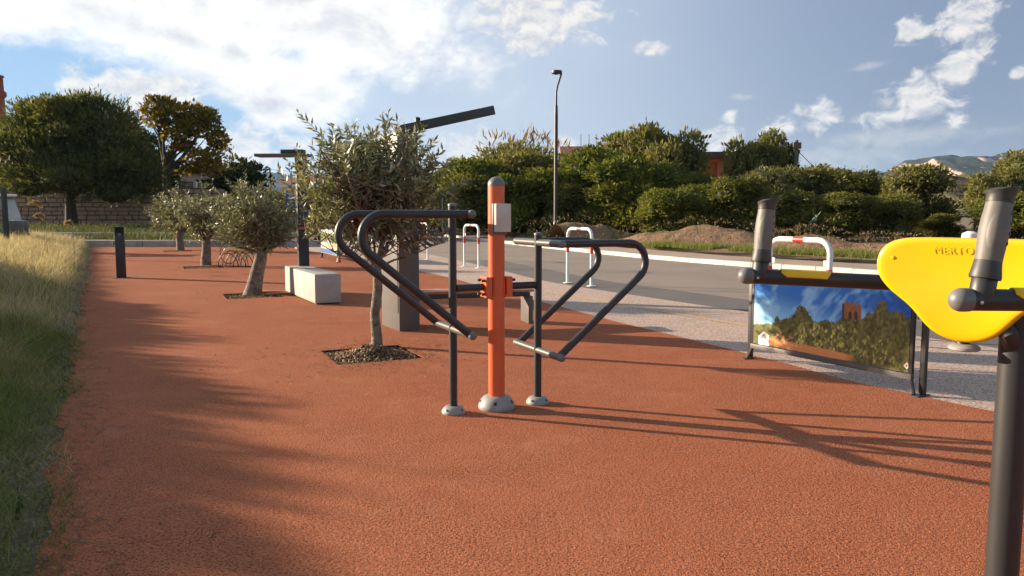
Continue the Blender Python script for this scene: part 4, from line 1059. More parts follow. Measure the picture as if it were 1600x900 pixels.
# house behind the yellowing tree
hx0 = at(282, 290, 86).x; hx1 = at(338, 290, 86).x
hs = thing('grey_house', ((hx0 + hx1) / 2, 86, 0), R(4), 'grey rendered house with small dark windows behind the yellowing tree', 'house')
hz = at(300, 272, 86).z; wd = hx1 - hx0
MB().box((0, 2, hz / 2), (wd, 5, hz)).build('wall', M['plaster'], hs, False)
rf = MB(); rf.add([(-wd / 2 - .4, -1, hz), (wd / 2 + .4, -1, hz), (wd / 2 + .4, 5, hz), (-wd / 2 - .4, 5, hz), (-wd / 2 - .4, 2, hz + 1.1), (wd / 2 + .4, 2, hz + 1.1)], [(0, 1, 5, 4), (2, 3, 4, 5), (0, 4, 3), (1, 2, 5), (0, 3, 2, 1)]); rf.build('roof', M['roof_dark'], hs, False)
for x in (-.9, .45, 1.5):
    w_ = MB().box((x, -.52, hz - 1.5), (.95, .08, 1.3)).build('window', M['signwhite'] if x > 0 else M['roof_dark'], hs, False)
    MB().box((x, -.57, hz - 1.5), (.75, .03, 1.1)).build('pane', M['glass'], w_, False)
# station with ochre wall, arches and tiled roof
sxa = at(440, 300, 92).x; sxb = at(560, 300, 92).x; sz = at(470, 288, 92).z; sw = sxb - sxa
stn = thing('ochre_building', (sxa, 92, 0), 0, 'ochre building with a shallow tiled roof and yellow posts behind the light column', 'building')
MB().box((sw / 2 + 1.2, 3, sz / 2), (sw - 2.0, 6, sz)).build('wall', M['yellow_wall'], stn, False)
rf = MB(); rf.add([(-.5, -1.4, sz), (sw + 1, -1.4, sz), (sw + 1, 7, sz), (-.5, 7, sz), (2.2, 3, sz + 1.3), (sw - 2, 3, sz + 1.3)], [(0, 1, 5, 4), (1, 2, 5), (2, 3, 4, 5), (3, 0, 4), (0, 3, 2, 1)]); rf.build('roof', M['tile'], stn, False)
MB().box((sw / 2, -1.3, sz - .18), (sw + 1.2, .12, .34)).build('fascia', M['signwhite'], stn, False)
for x in (.5, 4.2, 7.9):
    MB().box((x, -1.0, sz / 2), (.32, .32, sz - .3)).build('arch_post', M['yellow_post'], stn, False)
    MB().tube([(x, -1.0, sz - 2.0), (x + .5, -1.0, sz - 1.0), (x + 1.3, -1.0, sz - .5), (x + 1.9, -1.0, sz - .35)], .16, 8).build('arch_brace', M['yellow_post'], stn)
for x in (2.6, 5.6, 8.4): 
    w_ = MB().box((x, -.03, sz / 2 - .5), (1.7, .1, 2.8)).build('doorway', M['dark'], stn, False)
# zebra crossing sign
sp_ = at(456, 338, 64)
sg = thing('crossing_sign', (sp_.x, 64, .3), 0, 'square blue pedestrian crossing sign on a grey post in front of the ochre building', 'road sign')
zs = at(455, 306, 64).z - .3
MB().tube([(0, 0, 0), (0, 0, zs + .45)], .035, 8).build('post', M['plastic_grey'], sg)
MB().box((0, -.05, zs), (.86, .03, .86), bevel=.01).build('sign_face', M['blue'], sg, False)
tri = MB().prism([(-.32, -.26), (.32, -.26), (0, .30)], 0, .006); tri.v = [(x, -.068 - z, zs + y) for x, y, z in tri.v]; tri.build('white_triangle', M['signwhite'], sg, False)
wk = MB(); wk.box((0, -.077, zs - .02), (.06, .004, .2)); wk.box((-.05, -.077, zs - .16), (.04, .004, .16)); wk.box((.05, -.077, zs - .16), (.04, .004, .16)); wk.box((0, -.077, zs + .13), (.07, .004, .07)); wk.build('walking_figure', M['black'], sg, False)
# blue and white boards
for k in range(4):
    p = at(449 + k * 8.5, 330, 66)
    o = thing('notice_board', (p.x, 66, .3), R(6), ['left end', 'second from the left', 'third from the left', 'right end'][k] + ' blue board of the four standing below the crossing sign', 'board', 'blue boards below the crossing sign')
    MB().box((0, 0, (p.z - .3) + .15), (.36, .05, .95)).build('board', M['blue'], o, False); MB().box((.23, 0, .95), (.05, .06, 1.9)).build('post', M['signwhite'], o, False)
# parked white car
def car(loc, rz, label):
    t = thing('parked_car', loc, rz, label, 'car')
    L = 4.0; prof = [(-2, .35), (-1.98, .78), (-1.75, .92), (-1.2, 1.0), (-.55, 1.42), (.75, 1.47), (1.55, 1.05), (1.95, .95), (2.0, .35)]
    b = MB(); n = len(prof)
    vs = [(x, s * (.82 if z < 1.05 else .66), z) for s in (-1, 1) for x, z in prof]
    fs = [tuple(range(n)), tuple(range(2 * n - 1, n - 1, -1))] + [(i, n + i, n + (i + 1) % n, (i + 1) % n) for i in range(n)]
    b.add(vs, fs); bd = b.build('body', M['carwhite'], t, False)
    for s in (-1, 1):
        for xa, xb, xc, xd in ((-1.0, -.5, .1, .1), (.2, .2, .72, 1.3)): 
            q = MB(); q.add([(xa, s * .80, 1.02), (xb, s * .69, 1.38), (xc, s * .69, 1.40), (xd, s * .80, 1.04)], [(0, 1, 2, 3)]); q.build('side_window', M['glass'], t, False)
        for x in (-1.25, 1.25):
            w = MB().lathe([(.31, -.1), (.32, 0), (.31, .1)], 18, (x, s * .76, .32), Matrix.Rotation(math.pi / 2, 3, 'X')).build('wheel', M['black'], t)
            MB().lathe([(.19, -.115), (.19, .115)], 14, (x, s * .76, .32), Matrix.Rotation(math.pi / 2, 3, 'X')).build('rim', M['cap_grey'], w)
        MB().box((-1.93, s * .6, .78), (.10, .3, .13)).build('headlight', M['signwhite'], t, False); MB().box((1.93, s * .65, .85), (.1, .2, .18)).build('tail_light', M['red'], t, False)
    q = MB(); q.add([(-1.2, -.74, 1.03), (-1.2, .74, 1.03), (-.58, .62, 1.40), (-.58, -.62, 1.40)], [(0, 3, 2, 1)]); q.build('windscreen', M['glass'], t, False)
    return t
cp_ = at(444, 338, 74); car((cp_.x, 74, .55), R(8), 'small white car parked behind the olive trees near the ochre building')
# poles and wires
def pole(px, ytop, Yd, r, mat, label, zb=0.2, cross=False):
    p = at(px, ytop, Yd); t = thing('utility_pole', (p.x, Yd, zb), 0, label, 'pole')
    MB().tube([(0, 0, 0), (0, 0, p.z - zb)], [r * 1.25, r * .8], 10).build('pole', M[mat], t)
    if cross: MB().box((.0, -.1, p.z - zb - .35), (.5, .12, .4)).build('fitting', M['pole_wood'], t, False)
    return p
pA = pole(379.5, 250, 70, .13, 'pole_wood', 'dark utility pole rising out of the dark round tree'); pB = pole(421.5, 262, 96, .14, 'pole_wood', 'dark utility pole against the distant mountain left of the light column')
pole(314.5, 262, 66, .07, 'signwhite', 'thin white post in front of the grey house'); pC = pole(1245, 219, 50, .13, 'pole_wood', 'wooden utility pole standing above the bushes on the right', .3, True)
def wire(a, b, sag, label):
    a, b = Vector(a), Vector(b)
    o = MB().tube([a.lerp(b, t) - Vector((0, 0, sag * 4 * t * (1 - t))) for t in np.linspace(0, 1, 14)], .022, 5).build('cable', M['wire']); tag(o, label, 'cable')
wire((pA.x, 70, pA.z - .2), (pB.x, 96, pB.z - .2), .6, 'overhead cable between the two dark poles left of the light column')
wire((pB.x, 96, pB.z - .2), (pB.x + 14, 98, pB.z - .6), .3, 'overhead cable running right from the pole before the mountain')
wire((pC.x, 50, pC.z - .6), (pC.x + 2.6, 48.5, 2.6), .05, 'stay wire sloping down to the right from the wooden pole')

# orange house behind the bushes on the right
YO = 74
xa = at(905, 240, YO).x; xb = at(1142, 240, YO).x; zt_ = at(1110, 241, YO).z
oh = thing('orange_house', (xb, YO, 0), 0, 'orange house with dark flat roof glimpsed between the bushes on the right', 'house')
Lh = xb - xa
for x0, x1, z0, z1 in ((-Lh, -2.55, 0, zt_ - .35), (-1.25, 0, 0, zt_ - .35), (-2.55, -1.25, 0, zt_ - 2.9), (-2.55, -1.25, zt_ - .75, zt_ - .35)):
    MB().box(((x0 + x1) / 2, .2, (z0 + z1) / 2), (x1 - x0, .4, z1 - z0)).build('wall', M['orange_wall'], oh, False)
MB().box((-Lh / 2, 2.9, zt_ / 2 - .2), (Lh, 5, zt_ - .4)).build('rear_wall', M['orange_wall'], oh, False)
MB().box((-Lh / 2, 2, zt_ - .12), (Lh + .8, 6.2, .55)).build('roof', M['roof_dark'], oh, False)
MB().box((-1.9, .45, zt_ - 1.85), (1.3, .05, 2.1)).build('window', M['glass'], oh, False)
for k in range(6): MB().box((-1.32, .02, zt_ - 2.6 + k * .33), (.16, .1, .17)).build('brick', M['brick'], oh, False)
rm = MB(); rx = at(928, 236, YO + 4).x - xb
rm.add([(rx - 3.5, 1, zt_), (rx + 3.5, 1, zt_), (rx + 3.5, 5, zt_), (rx - 3.5, 5, zt_), (rx - 3.5, 3, zt_ + 1.0), (rx + 3.5, 3, zt_ + 1.0)], [(0, 1, 5, 4), (2, 3, 4, 5), (0, 4, 3), (1, 2, 5)]); rm.build('tiled_roof', M['tile'], oh, False)
for k in (-1.4, -.6, .1): MB().tube([(rx + k, 3, zt_ + .5), (rx + k, 3, zt_ + 2.2)], .03, 6).build('aerial', M['pole_wood'], oh)

# open golf cart and dark post at the left edge
gc = at(4, 345, 30); GZ0 = .35
gt = thing('golf_cart', (gc.x - .5, 30, GZ0), R(4), 'small open cart with white roof and clear windscreen at the left edge beyond the grass', 'cart')
MB().box((-.3, 0, .42), (2.3, 1.1, .34), bevel=.08).build('body', M['green'], gt, True, 30)
MB().box((.95, 0, .62), (.5, 1.05, .52), bevel=.12).build('front_cowl', M['steel_light'], gt, True, 30)
rz_ = at(8, 303, 30).z - GZ0
MB().box((-.35, 0, rz_ - .04), (2.2, 1.25, .09), bevel=.03).build('roof', M['signwhite'], gt, True, 30)
for x, dx in ((.95, -.3), (-1.3, .05)):
    for y in (-.52, .52): MB().tube([(x, y, .6), (x + dx, y, rz_ - .06)], .022, 8).build('roof_strut', M['plastic_grey'], gt)
gl = bpy.data.materials.new('clear windscreen'); gl.use_nodes = True; bs = gl.node_tree.nodes['Principled BSDF']; bs.inputs['Transmission Weight'].default_value = .9; bs.inputs['Roughness'].default_value = .05; bs.inputs['Base Color'].default_value = rgb(.8, .9, .92)
MB().box((.80, 0, 1.25), (.02, 1.0, .85), mat=Matrix.Rotation(-.3, 3, 'Y')).build('windscreen', gl, gt, False)
MB().box((-.3, 0, .72), (.55, 1.0, .16), bevel=.05).build('seat', M['green'], gt, True, 30); MB().box((-.62, 0, 1.0), (.14, 1.0, .5), bevel=.05).build('seat_back', M['green'], gt, True, 30)
for x in (-1.0, .95):
    for y in (-.5, .5): MB().lathe([(.22, -.08), (.24, 0), (.22, .08)], 16, (x, y, .24), Matrix.Rotation(math.pi / 2, 3, 'X')).build('wheel', M['black'], gt)
dp = at(5.5, 294, 26); o = MB().box((0, 0, dp.z / 2), (.13, .13, dp.z), bevel=.01).build('square_post', M['black']); o.location = (dp.x, 26, 0); tag(o, 'dark square post standing in the grass in front of the open cart', 'post')
# ------------------------------------------------------------------ vegetation
def rdir(n): return unit(RNG.normal(size=(n, 3)))
def ico(sub=2):
    bm = bmesh.new(); bmesh.ops.create_icosphere(bm, subdivisions=sub, radius=1.0)
    v = np.array([p.co[:] for p in bm.verts]); f = np.array([[q.index for q in p.verts] for p in bm.faces]); bm.free(); return v, f
ICO = ico(2)
def crown_mesh(name, lobes, nleaf, leaf, tints, core=.60, up=.35, droop=0.0, outlier=.10, wr=.45, strandy=0.0, rug=.5):
    """foliage: many small leaf sprays over and inside a set of lobes (cx,cy,cz,rx,ry,rz), with shaded inner masses"""
    Lb = np.array(lobes, float); n = nleaf
    p = (Lb[:, 3] * Lb[:, 4] + Lb[:, 4] * Lb[:, 5] + Lb[:, 3] * Lb[:, 5]); p /= p.sum()
    idx = RNG.choice(len(Lb), n, p=p); d = rdir(n); d[:, 2] = np.where(d[:, 2] < -.55, -d[:, 2], d[:, 2])
    rr = RNG.uniform(.66, 1.06, n) + np.where(RNG.random(n) < outlier, RNG.uniform(0, .34, n) ** 1.3, 0)
    rr = rr + rug * (vnoise(d[:, 0] * 4 + idx * 7.3, d[:, 1] * 4 + d[:, 2] * 6, 3) - .55)
    C = Lb[idx, :3] + d * Lb[idx, 3:] * rr[:, None]
    keep = np.ones(n, bool)
    for k in range(len(Lb)):
        q = np.linalg.norm((C - Lb[k, :3]) / Lb[k, 3:], axis=1); keep &= ~((q < .70) & (idx != k))
    C = C[keep]; d = d[keep]; idx = idx[keep]; n = len(C)
    D = d + RNG.normal(size=(n, 3)) * .75; D[:, 2] += up - droop
    if strandy: D[:, 2] += strandy
    N = unit(d + RNG.normal(size=(n, 3)) * .7)
    L = leaf * RNG.uniform(.6, 1.4, n); T = np.array(tints)
    lob_t = RNG.random(len(Lb))[idx]; m = np.clip(lob_t * .6 + RNG.random(n) * .55 - .08, 0, 1)
    k = m * (len(T) - 1); i0 = np.clip(k.astype(int), 0, len(T) - 2); fr = (k - i0)[:, None]
    tint = (T[i0] * (1 - fr) + T[i0 + 1] * fr) * RNG.uniform(.75, 1.3, (n, 1))
    v, f, t = leaf_arrays(C, D, N, L, L * wr * RNG.uniform(.7, 1.3, n), tint)
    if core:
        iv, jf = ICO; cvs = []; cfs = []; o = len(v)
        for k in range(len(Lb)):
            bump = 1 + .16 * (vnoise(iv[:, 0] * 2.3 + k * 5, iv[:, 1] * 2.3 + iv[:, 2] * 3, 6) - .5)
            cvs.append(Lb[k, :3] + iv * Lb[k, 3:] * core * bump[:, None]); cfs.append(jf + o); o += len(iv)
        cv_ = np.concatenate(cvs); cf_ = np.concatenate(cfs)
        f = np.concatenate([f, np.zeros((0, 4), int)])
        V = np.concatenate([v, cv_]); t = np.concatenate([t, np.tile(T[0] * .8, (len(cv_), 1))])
        # triangles padded in one mesh: leaves as two triangles
        tri = np.concatenate([f[:, [0, 1, 2]], f[:, [0, 2, 3]], cf_])
        return npmesh(name, V, tri, t)
    return npmesh(name, v, f, t)
def lobes_round(n, rx, ry, h, base=0.1, seed=0, small=.42):
    r = random.Random(seed); out = []
    for k in range(n):
        a = r.uniform(0, 6.283); q = math.sqrt(r.random()) * .78; z = base + (h - base) * r.uniform(.12, .88)
        w = math.sqrt(max(.05, 1 - ((z - (base + (h - base) * .45)) / ((h - base) * .62)) ** 2))
        s = r.uniform(.7, 1.25) * small
        x, y = rx * q * w * math.cos(a), ry * q * w * math.sin(a)
        sz = min(s * (h - base) * .5, max(.15, h - z)); out.append((x, y, z, rx * s, ry * s, sz))
    out.append((0, 0, base + (h - base) * .42, rx * .68, ry * .68, (h - base) * .44)); return out
T_BUSH = [(.072, .082, .027), (.122, .132, .038), (.190, .186, .052)]
T_LUSH = [(.064, .084, .020), (.120, .142, .028), (.215, .210, .038)]
T_GREY = [(.095, .100, .052), (.140, .142, .072), (.195, .186, .092)]
T_OLIVEBG = [(.098, .104, .040), (.160, .160, .060), (.230, .215, .080)]
T_DRY = [(.12, .085, .045), (.18, .13, .065), (.25, .185, .09)]
T_DARK = [(.025, .034, .014), (.040, .050, .019), (.060, .070, .024)]
SHR = {}
def shrub_variant(key, seed, tints, h=1.0, n=5200, leaf=.055, nl=17, **kw):
    SHR[key] = crown_mesh('foliage', lobes_round(nl, .5, .5, h, .02, seed, kw.pop('small', .40)), n, leaf, tints, **kw)
    SHR[key].materials.append(M['leaf'])
for i, (t, nm) in enumerate(((T_BUSH, 'bush'), (T_LUSH, 'lush'), (T_GREY, 'grey'), (T_OLIVEBG, 'olive'))):
    for q in range(2): shrub_variant(nm + str(q), 20 + i * 5 + q, t, n=13500 if nm != 'grey' else 11500, leaf=.05 if nm != 'grey' else .062, nl=18 + q * 3, wr=.42 if nm != 'grey' else .25)
shrub_variant('dry', 77, T_DRY, n=1500, leaf=.10, core=0, wr=.16, up=1.0, strandy=.5, outlier=.5)
shrub_variant('dark0', 91, T_DARK, n=5000, leaf=.07)
stem_mb = MB()
for k in range(5):
    a = k * 1.25; stem_mb.tube([(0, 0, -.02), (.1 * math.cos(a), .1 * math.sin(a), .2), (.24 * math.cos(a), .24 * math.sin(a), .5)], [.022, .016, .008], 6)
STEM = bpy.data.meshes.new('stems'); STEM.from_pydata(stem_mb.v, [], stem_mb.f); STEM.materials.append(M['bark_dark'])
def shrub(name, key, px, ytop, Yd, wpx, label, cat='shrub', group='bushes beyond the road', zb=.3, xyz=None, size=None, sx=1.0, depth=1.0):
    if xyz is None:
        p = at(px, ytop, Yd); h = p.z - zb; w = wpx / 1200 * Yd; loc = (p.x, Yd, zb)
    else: loc = xyz; w, h = size
    t = thing(name, loc, rnd.uniform(0, 6.28) if depth == 1 else 0, label, cat, group)
    a = link('foliage', SHR[key], None, t, False); a.scale = (w, w * depth, h)
    b = link('stems', STEM, None, t, False); b.scale = (w, w, h)
    return t
BG = [  # kind, px, top, distance, width px, label
 ('lush1', 735, 252, 50, 120, 'green bush left of the orange post with a rounded top'),
 ('olive0', 690, 268, 54, 110, 'olive green bush just right of the foreground olive crown'),
 ('bush0', 742, 276, 48, 100, 'dense bush close behind the kerb left of the orange post'),
 ('dry', 812, 205, 62, 120, 'dry brownish feathery shrub rising above the bushes behind the orange post'),
 ('grey1', 800, 228, 60, 120, 'grey green bush under the dry feathery shrub'),
 ('olive1', 838, 240, 51, 120, 'olive green bush between the orange post and the street lamp'),
 ('lush0', 818, 266, 47, 105, 'lush bush directly behind the orange post'),
 ('lush1', 940, 236, 49, 150, 'broad bright green bush right of the street lamp'),
 ('lush0', 990, 245, 45, 130, 'lush green bush under the tall olive coloured tree'),
 ('bush1', 893, 284, 46.5, 90, 'dark bush at the foot of the street lamp'),
 ('bush0', 966, 292, 45, 110, 'dark bush behind the left mound of earth'),
 ('olive0', 1036, 193, 52, 104, 'tall olive coloured tree, highest of the bushes in the middle'),
 ('olive1', 1000, 210, 54, 100, 'olive coloured tree leaning on the tallest one from the left'),
 ('bush1', 1088, 276, 46, 80, 'dark bush in front of the orange house'),
 ('lush1', 1042, 298, 38, 92, 'bright low bush in front of the dark middle bushes'),
 ('lush0', 1106, 290, 40, 84, 'low lit bush below the orange house'),
 ('olive0', 1184, 207, 52, 78, 'olive coloured tree right of the orange house'),
 ('dark0', 1220, 225, 54, 46, 'thin dark tree beside the wooden pole'),
 ('grey0', 1208, 266, 44, 105, 'grey green shrub with upright twigs left of the wooden pole'),
 ('bush0', 1152, 280, 39, 85, 'dark bush behind the far grip of the machine'),
 ('bush1', 1240, 302, 38, 90, 'dark bush behind the hoop barrier on the right'),
 ('olive1', 1290, 263, 44, 110, 'round topped olive green bush right of the wooden pole'),
 ('olive0', 1350, 266, 43, 100, 'round topped olive green bush next left of the lone rounded one'),
 ('bush0', 1322, 303, 37, 95, 'dark shaded bush under the two round topped ones'),
 ('olive1', 1432, 262, 40, 92, 'lone rounded bush against the mountain foot'),
 ('bush1', 1396, 308, 37, 75, 'shaded bush left of the lone rounded one'),
 ('bush0', 1470, 335, 38, 60, 'small low bush right of the lone rounded one'),
 ('olive0', 1556, 264, 37, 76, 'sunlit bush behind the near grip of the machine'),
 ('olive1', 1612, 238, 38, 120, 'large sunlit bush at the right edge behind the backrest'),
 ('lush1', 1590, 302, 34, 100, 'lower leafy bush at the right edge under the large sunlit one'),
 ('bush1', 640, 300, 62, 120, 'dark bush behind the grey column'),
 ('dark0', 585, 282, 70, 130, 'dark tree behind the middle of the foreground olive crown'),
 ('bush0', 530, 296, 74, 110, 'dark bush behind the left half of the foreground olive crown'),
 ('dark0', 376, 250, 68, 92, 'dark rounded conifer like tree behind the small olives'),
 ('grey0', 432, 300, 80, 60, 'pale grey shrub left of the ochre building'),
 ('bush0', 405, 318, 62, 90, 'low dark hedge bush behind the thickest olive'),
 ('olive0', 345, 288, 74, 60, 'brownish olive bush right of the grey house'),
]
for k, px, yt, Yd, w, lab in BG:
    h_ = rnd.random()
    shrub('shrub', k, px, yt, Yd, w * 1.2, lab, 'bush' if 'tree' not in lab else 'tree', 'bushes and trees beyond the road' if px > 620 else 'bushes at the back left')
# shading shrubs and trees on the field to the left, outside the picture
rowlab = ('first', 'second', 'third', 'fourth', 'fifth', 'sixth', 'seventh', 'eighth', 'ninth', 'tenth', 'eleventh', 'twelfth', 'thirteenth', 'last')
for i in range(14):
    f = i / 13; tx, ty = -6.0 + 5.2 * f, 12.3 - 10.4 * f; h = (3.2, 3.6, 3.3, 3.7, 3.4, 3.6, 3.3)[i % 7] - .7 * max(0, 1 - i / 3); w = (3.6, 3.1, 3.8, 3.3, 3.5)[i % 5]
    shrub('shrub', ('olive0', 'bush1', 'lush0')[i % 3], 0, 0, 0, 0, rowlab[i] + ' bushy shrub in the field row left of the verge, counted from the stone wall', 'bush', 'shrub row on the field to the left', xyz=(tx - 3.77 * h - .9, ty + 1.34 * h, -.3), size=(w, h + .4))

# trees with trunks
def sprout(lobes, n, f, seed):   # smaller clumps budding from the surface of the main masses
    r = random.Random(seed); out = list(lobes)
    for k in range(n):
        L = lobes[r.randrange(len(lobes))]; d = Vector((r.gauss(0, 1), r.gauss(0, 1), abs(r.gauss(.2, .8)))).normalized(); q = r.uniform(.75, 1.12); s = r.uniform(.7, 1.3) * f
        out.append((L[0] + d.x * L[3] * q, L[1] + d.y * L[4] * q, L[2] + d.z * L[5] * q, L[3] * s, L[4] * s, L[5] * s * .85))
    return out
def limb_tree(name, loc, label, lobes, nleaf, leaf, tints, trunk_r, trunk_h, mat_leaf='leaf', group=None, limbs=9, lean=(0, 0), bark='bark_dark', **kw):
    t = thing(name, loc, 0, label, 'tree', group)
    b = MB(); top = Vector((lean[0], lean[1], trunk_h))
    b.tube([(0, 0, -.1), (lean[0] * .2, lean[1] * .2, trunk_h * .3), (lean[0] * .5, lean[1] * .5, trunk_h * .65), top], [trunk_r * 1.45, trunk_r * 1.05, trunk_r * .92, trunk_r * .8], 12)
    r = random.Random(len(label)); Ls = r.sample(lobes, min(limbs, len(lobes)))
    for L in Ls:
        e = Vector(L[:3]); mid = top.lerp(e, .5) + Vector((r.uniform(-.3, .3), r.uniform(-.3, .3), r.uniform(0, .4)))
        b.tube([top - Vector((0, 0, .15)), top.lerp(mid, .5), mid, mid.lerp(e, .55), e], [trunk_r * .55, trunk_r * .42, trunk_r * .30, trunk_r * .2, trunk_r * .07], 7)
        for q in range(2):
            e2 = e + Vector((r.uniform(-1, 1) * L[3], r.uniform(-1, 1) * L[4], r.uniform(-.2, .9) * L[5])); b.tube([mid, mid.lerp(e2, .6), e2], [trunk_r * .2, trunk_r * .13, trunk_r * .04], 5)
    b.build('trunk', M[bark], t)
    me = crown_mesh('crown', lobes, nleaf, leaf, tints, **kw); link('crown', me, M[mat_leaf], t, False)
    return t
def px_lobes(lst, Yd, loc):      # lobes from surveyed silhouettes: px, py, r px horizontally, vertically
    out = []
    for px, py, rx, ry, dy in lst:
        p = at(px, py, Yd); k = Yd / 1200; out.append((p.x - loc[0], dy, p.z - loc[2], rx * k, max(rx, ry) * k * .9, ry * k))
    return out
l1 = (at(112, 355, 55).x, 55, .45)
limb_tree('broad_tree', l1, 'large dark dense tree with a wide crown in front of the old stone wall',
  sprout(px_lobes([(115, 205, 52, 36, 0), (60, 215, 50, 48, .5), (165, 215, 55, 48, .3), (95, 255, 80, 45, -.8), (40, 258, 46, 40, -.3), (180, 262, 58, 50, 0), (120, 285, 75, 36, -1), (215, 275, 34, 42, .4), (60, 292, 48, 28, -1), (185, 300, 52, 30, -.6), (130, 180, 45, 28, .4), (80, 185, 40, 26, .2), (30, 228, 34, 34, .8), (150, 182, 34, 26, -.3)], 55, l1), 60, .36, 5),
  52000, .36, [(.052, .066, .026), (.085, .100, .036), (.165, .160, .046)], .38, 2.3, limbs=10, up=.5, outlier=.5, wr=.24, core=.55, strandy=.3, rug=.75)
l2 = (at(262, 330, 62).x, 62, .5)
limb_tree('yellowing_tree', l2, 'open tree with yellowing leaves and visible dark limbs behind the stone wall',
  px_lobes([(250, 170, 24, 16, 0), (285, 182, 34, 18, .5), (320, 195, 26, 22, 0), (338, 225, 16, 20, .4), (262, 192, 24, 16, -.5), (300, 208, 26, 15, -.4), (318, 250, 26, 12, 0), (285, 232, 20, 10, .3), (305, 268, 24, 8, 0), (240, 178, 14, 12, 0), (330, 262, 18, 10, -.4), (275, 215, 18, 12, 0)], 62, l2),
  6500, .34, [(.075, .068, .018), (.17, .13, .022), (.31, .21, .026)], .34, 4.2, limbs=12, core=.45, outlier=.3, wr=.5)
l3 = (at(222, 335, 66).x, 66, .5)
limb_tree('green_tree', l3, 'fresh green tree between the large dark tree and the yellowing one',
  px_lobes([(205, 215, 24, 18, 0), (225, 235, 28, 24, 0), (250, 262, 24, 26, .4), (215, 260, 26, 26, 0), (262, 285, 20, 18, 0), (238, 290, 24, 20, -.3)], 66, l3),
  7000, .30, [(.030, .050, .012), (.060, .090, .018), (.09, .12, .025)], .25, 2.5, limbs=6)
l4 = (at(268, 345, 58).x, 58, .4)

# olive trees, leaf by leaf
def olive(loc, label, trunk, trunk_r, fork, tips, ntw, nlf, llen, twl, crown_c, crown_r, seed, up=.9, rot=0.0, sides=14, flare=1.5, leafw=.2, low=None, limb=.48):
    r = random.Random(seed); t = thing('olive_tree', loc, rot, label, 'tree', 'olive trees in square pits in the rubber')
    b = MB(); n = len(trunk)
    b.tube([Vector(p) for p in trunk], [trunk_r * (flare if k == 0 else 1.12 if k == 1 else 1 - .10 * k / n) * r.uniform(.93, 1.08) for k in range(n)], sides)
    br = MB(); C = []; D = []; cc = Vector(crown_c); cr = Vector(crown_r); fk = Vector(trunk[-1])
    for tip in tips:
        e = Vector(tip); mid = fk.lerp(e, .45) + Vector((r.uniform(-.08, .08), r.uniform(-.08, .08), -.04)) ; path = [fk - Vector((0, 0, .06)), fk.lerp(mid, .55), mid, mid.lerp(e, .5) + Vector((r.uniform(-.05, .05), r.uniform(-.05, .05), .03)), e]
        tr = trunk_r * limb; br.tube(path, [tr, tr * .72, tr * .5, tr * .32, tr * .12], 7)
        for q in range(ntw):
            f = r.uniform(.22, 1.0) * 3.999; i = int(f); p = path[min(i, 3)].lerp(path[min(i, 3) + 1], f - i) if i < 4 else e
            # aim a twig at a random place in the crown shell
            dv = Vector((r.gauss(0, 1), r.gauss(0, 1), r.gauss(.05, 1))).normalized(); an_ = math.atan2(dv.y, dv.x)
            rr = r.uniform(.35, 1.0) * (.84 + (.24 if seed == 5 else .33) * math.sin(3 * an_ + seed) * math.cos(4.1 * dv.z + seed * 2) + .14 * math.sin(7 * an_ + 5 * dv.z + seed)) * (1.12 if r.random() < .12 else 1)
            goal = cc + Vector((dv.x * cr.x, dv.y * cr.y, dv.z * cr.z)) * rr
            if (goal - p).length > 1.6 * max(cr): continue
            root = p.lerp(goal, max(0, 1 - twl * 1.7 / max((goal - p).length, .01))) if (goal - p).length > twl * 1.7 else p
            if root is not p and r.random() < .55: br.tube([p, p.lerp(root, .5) + Vector((0, 0, -.03)), root], [.007, .0045, .003], 4)
            td = ((goal - root).normalized() * .8 + Vector((0, 0, up)) * r.uniform(.2, 1) + Vector((r.gauss(0, .2), r.gauss(0, .2), 0))).normalized()
            L = twl * r.uniform(.6, 1.35); q1 = root + td * L * .5 + Vector((0, 0, .02)); q2 = root + td * L + Vector((r.gauss(0, .03), r.gauss(0, .03), -.02 if up < .5 else .02))
            br.tube([root, q1, q2], [.0042, .003, .0015], 3, False)
            m = int(nlf * r.uniform(.7, 1.25)); s0 = Vector((r.gauss(0, 1), r.gauss(0, 1), r.gauss(0, 1))); s0 = (s0 - td * s0.dot(td)).normalized(); s1 = td.cross(s0)
            for w in range(m):
                ff = .12 + .9 * w / m; pp = root.lerp(q1, ff * 2) if ff < .5 else q1.lerp(q2, ff * 2 - 1)
                an = w * 1.57 + r.gauss(0, .35); sd = s0 * math.cos(an) + s1 * math.sin(an)
                C.append(pp); D.append(td * r.uniform(.45, 1.0) + sd * r.uniform(.5, 1.0))
    b.build('trunk', M['bark_olive'], t); br.build('branches', M['bark_olive'], t)
    C = np.array(C); D = np.array(D); k = len(C)
    sil = RNG.random(k)[:, None]; base = np.array([.155, .165, .078]) * RNG.uniform(.55, 1.35, (k, 1)); pale = np.array([.39, .39, .27]) * RNG.uniform(.8, 1.15, (k, 1)); yel = np.array([.28, .24, .08])
    tint = np.where(sil < .66, base, np.where(sil < .93, pale, yel))
    v, f, tt_ = leaf_arrays(C, D, RNG.normal(size=(k, 3)), llen * RNG.uniform(.6, 1.3, k), llen * leafw * RNG.uniform(.8, 1.25, k), tint)
    link('crown', npmesh('crown', v, f, tt_), M['leaf_olive'], t, False)
    return t
def ring_tips(n, r0, r1, z0, z1, seed, c=(0, 0)):
    r = random.Random(seed); out = []
    for k in range(n):
        a = k * 2.399 + r.uniform(-.3, .3); q = r.uniform(r0, r1); out.append((c[0] + q * math.cos(a), c[1] + q * math.sin(a), r.uniform(z0, z1)))
    return out
o1 = gp(589, 541)
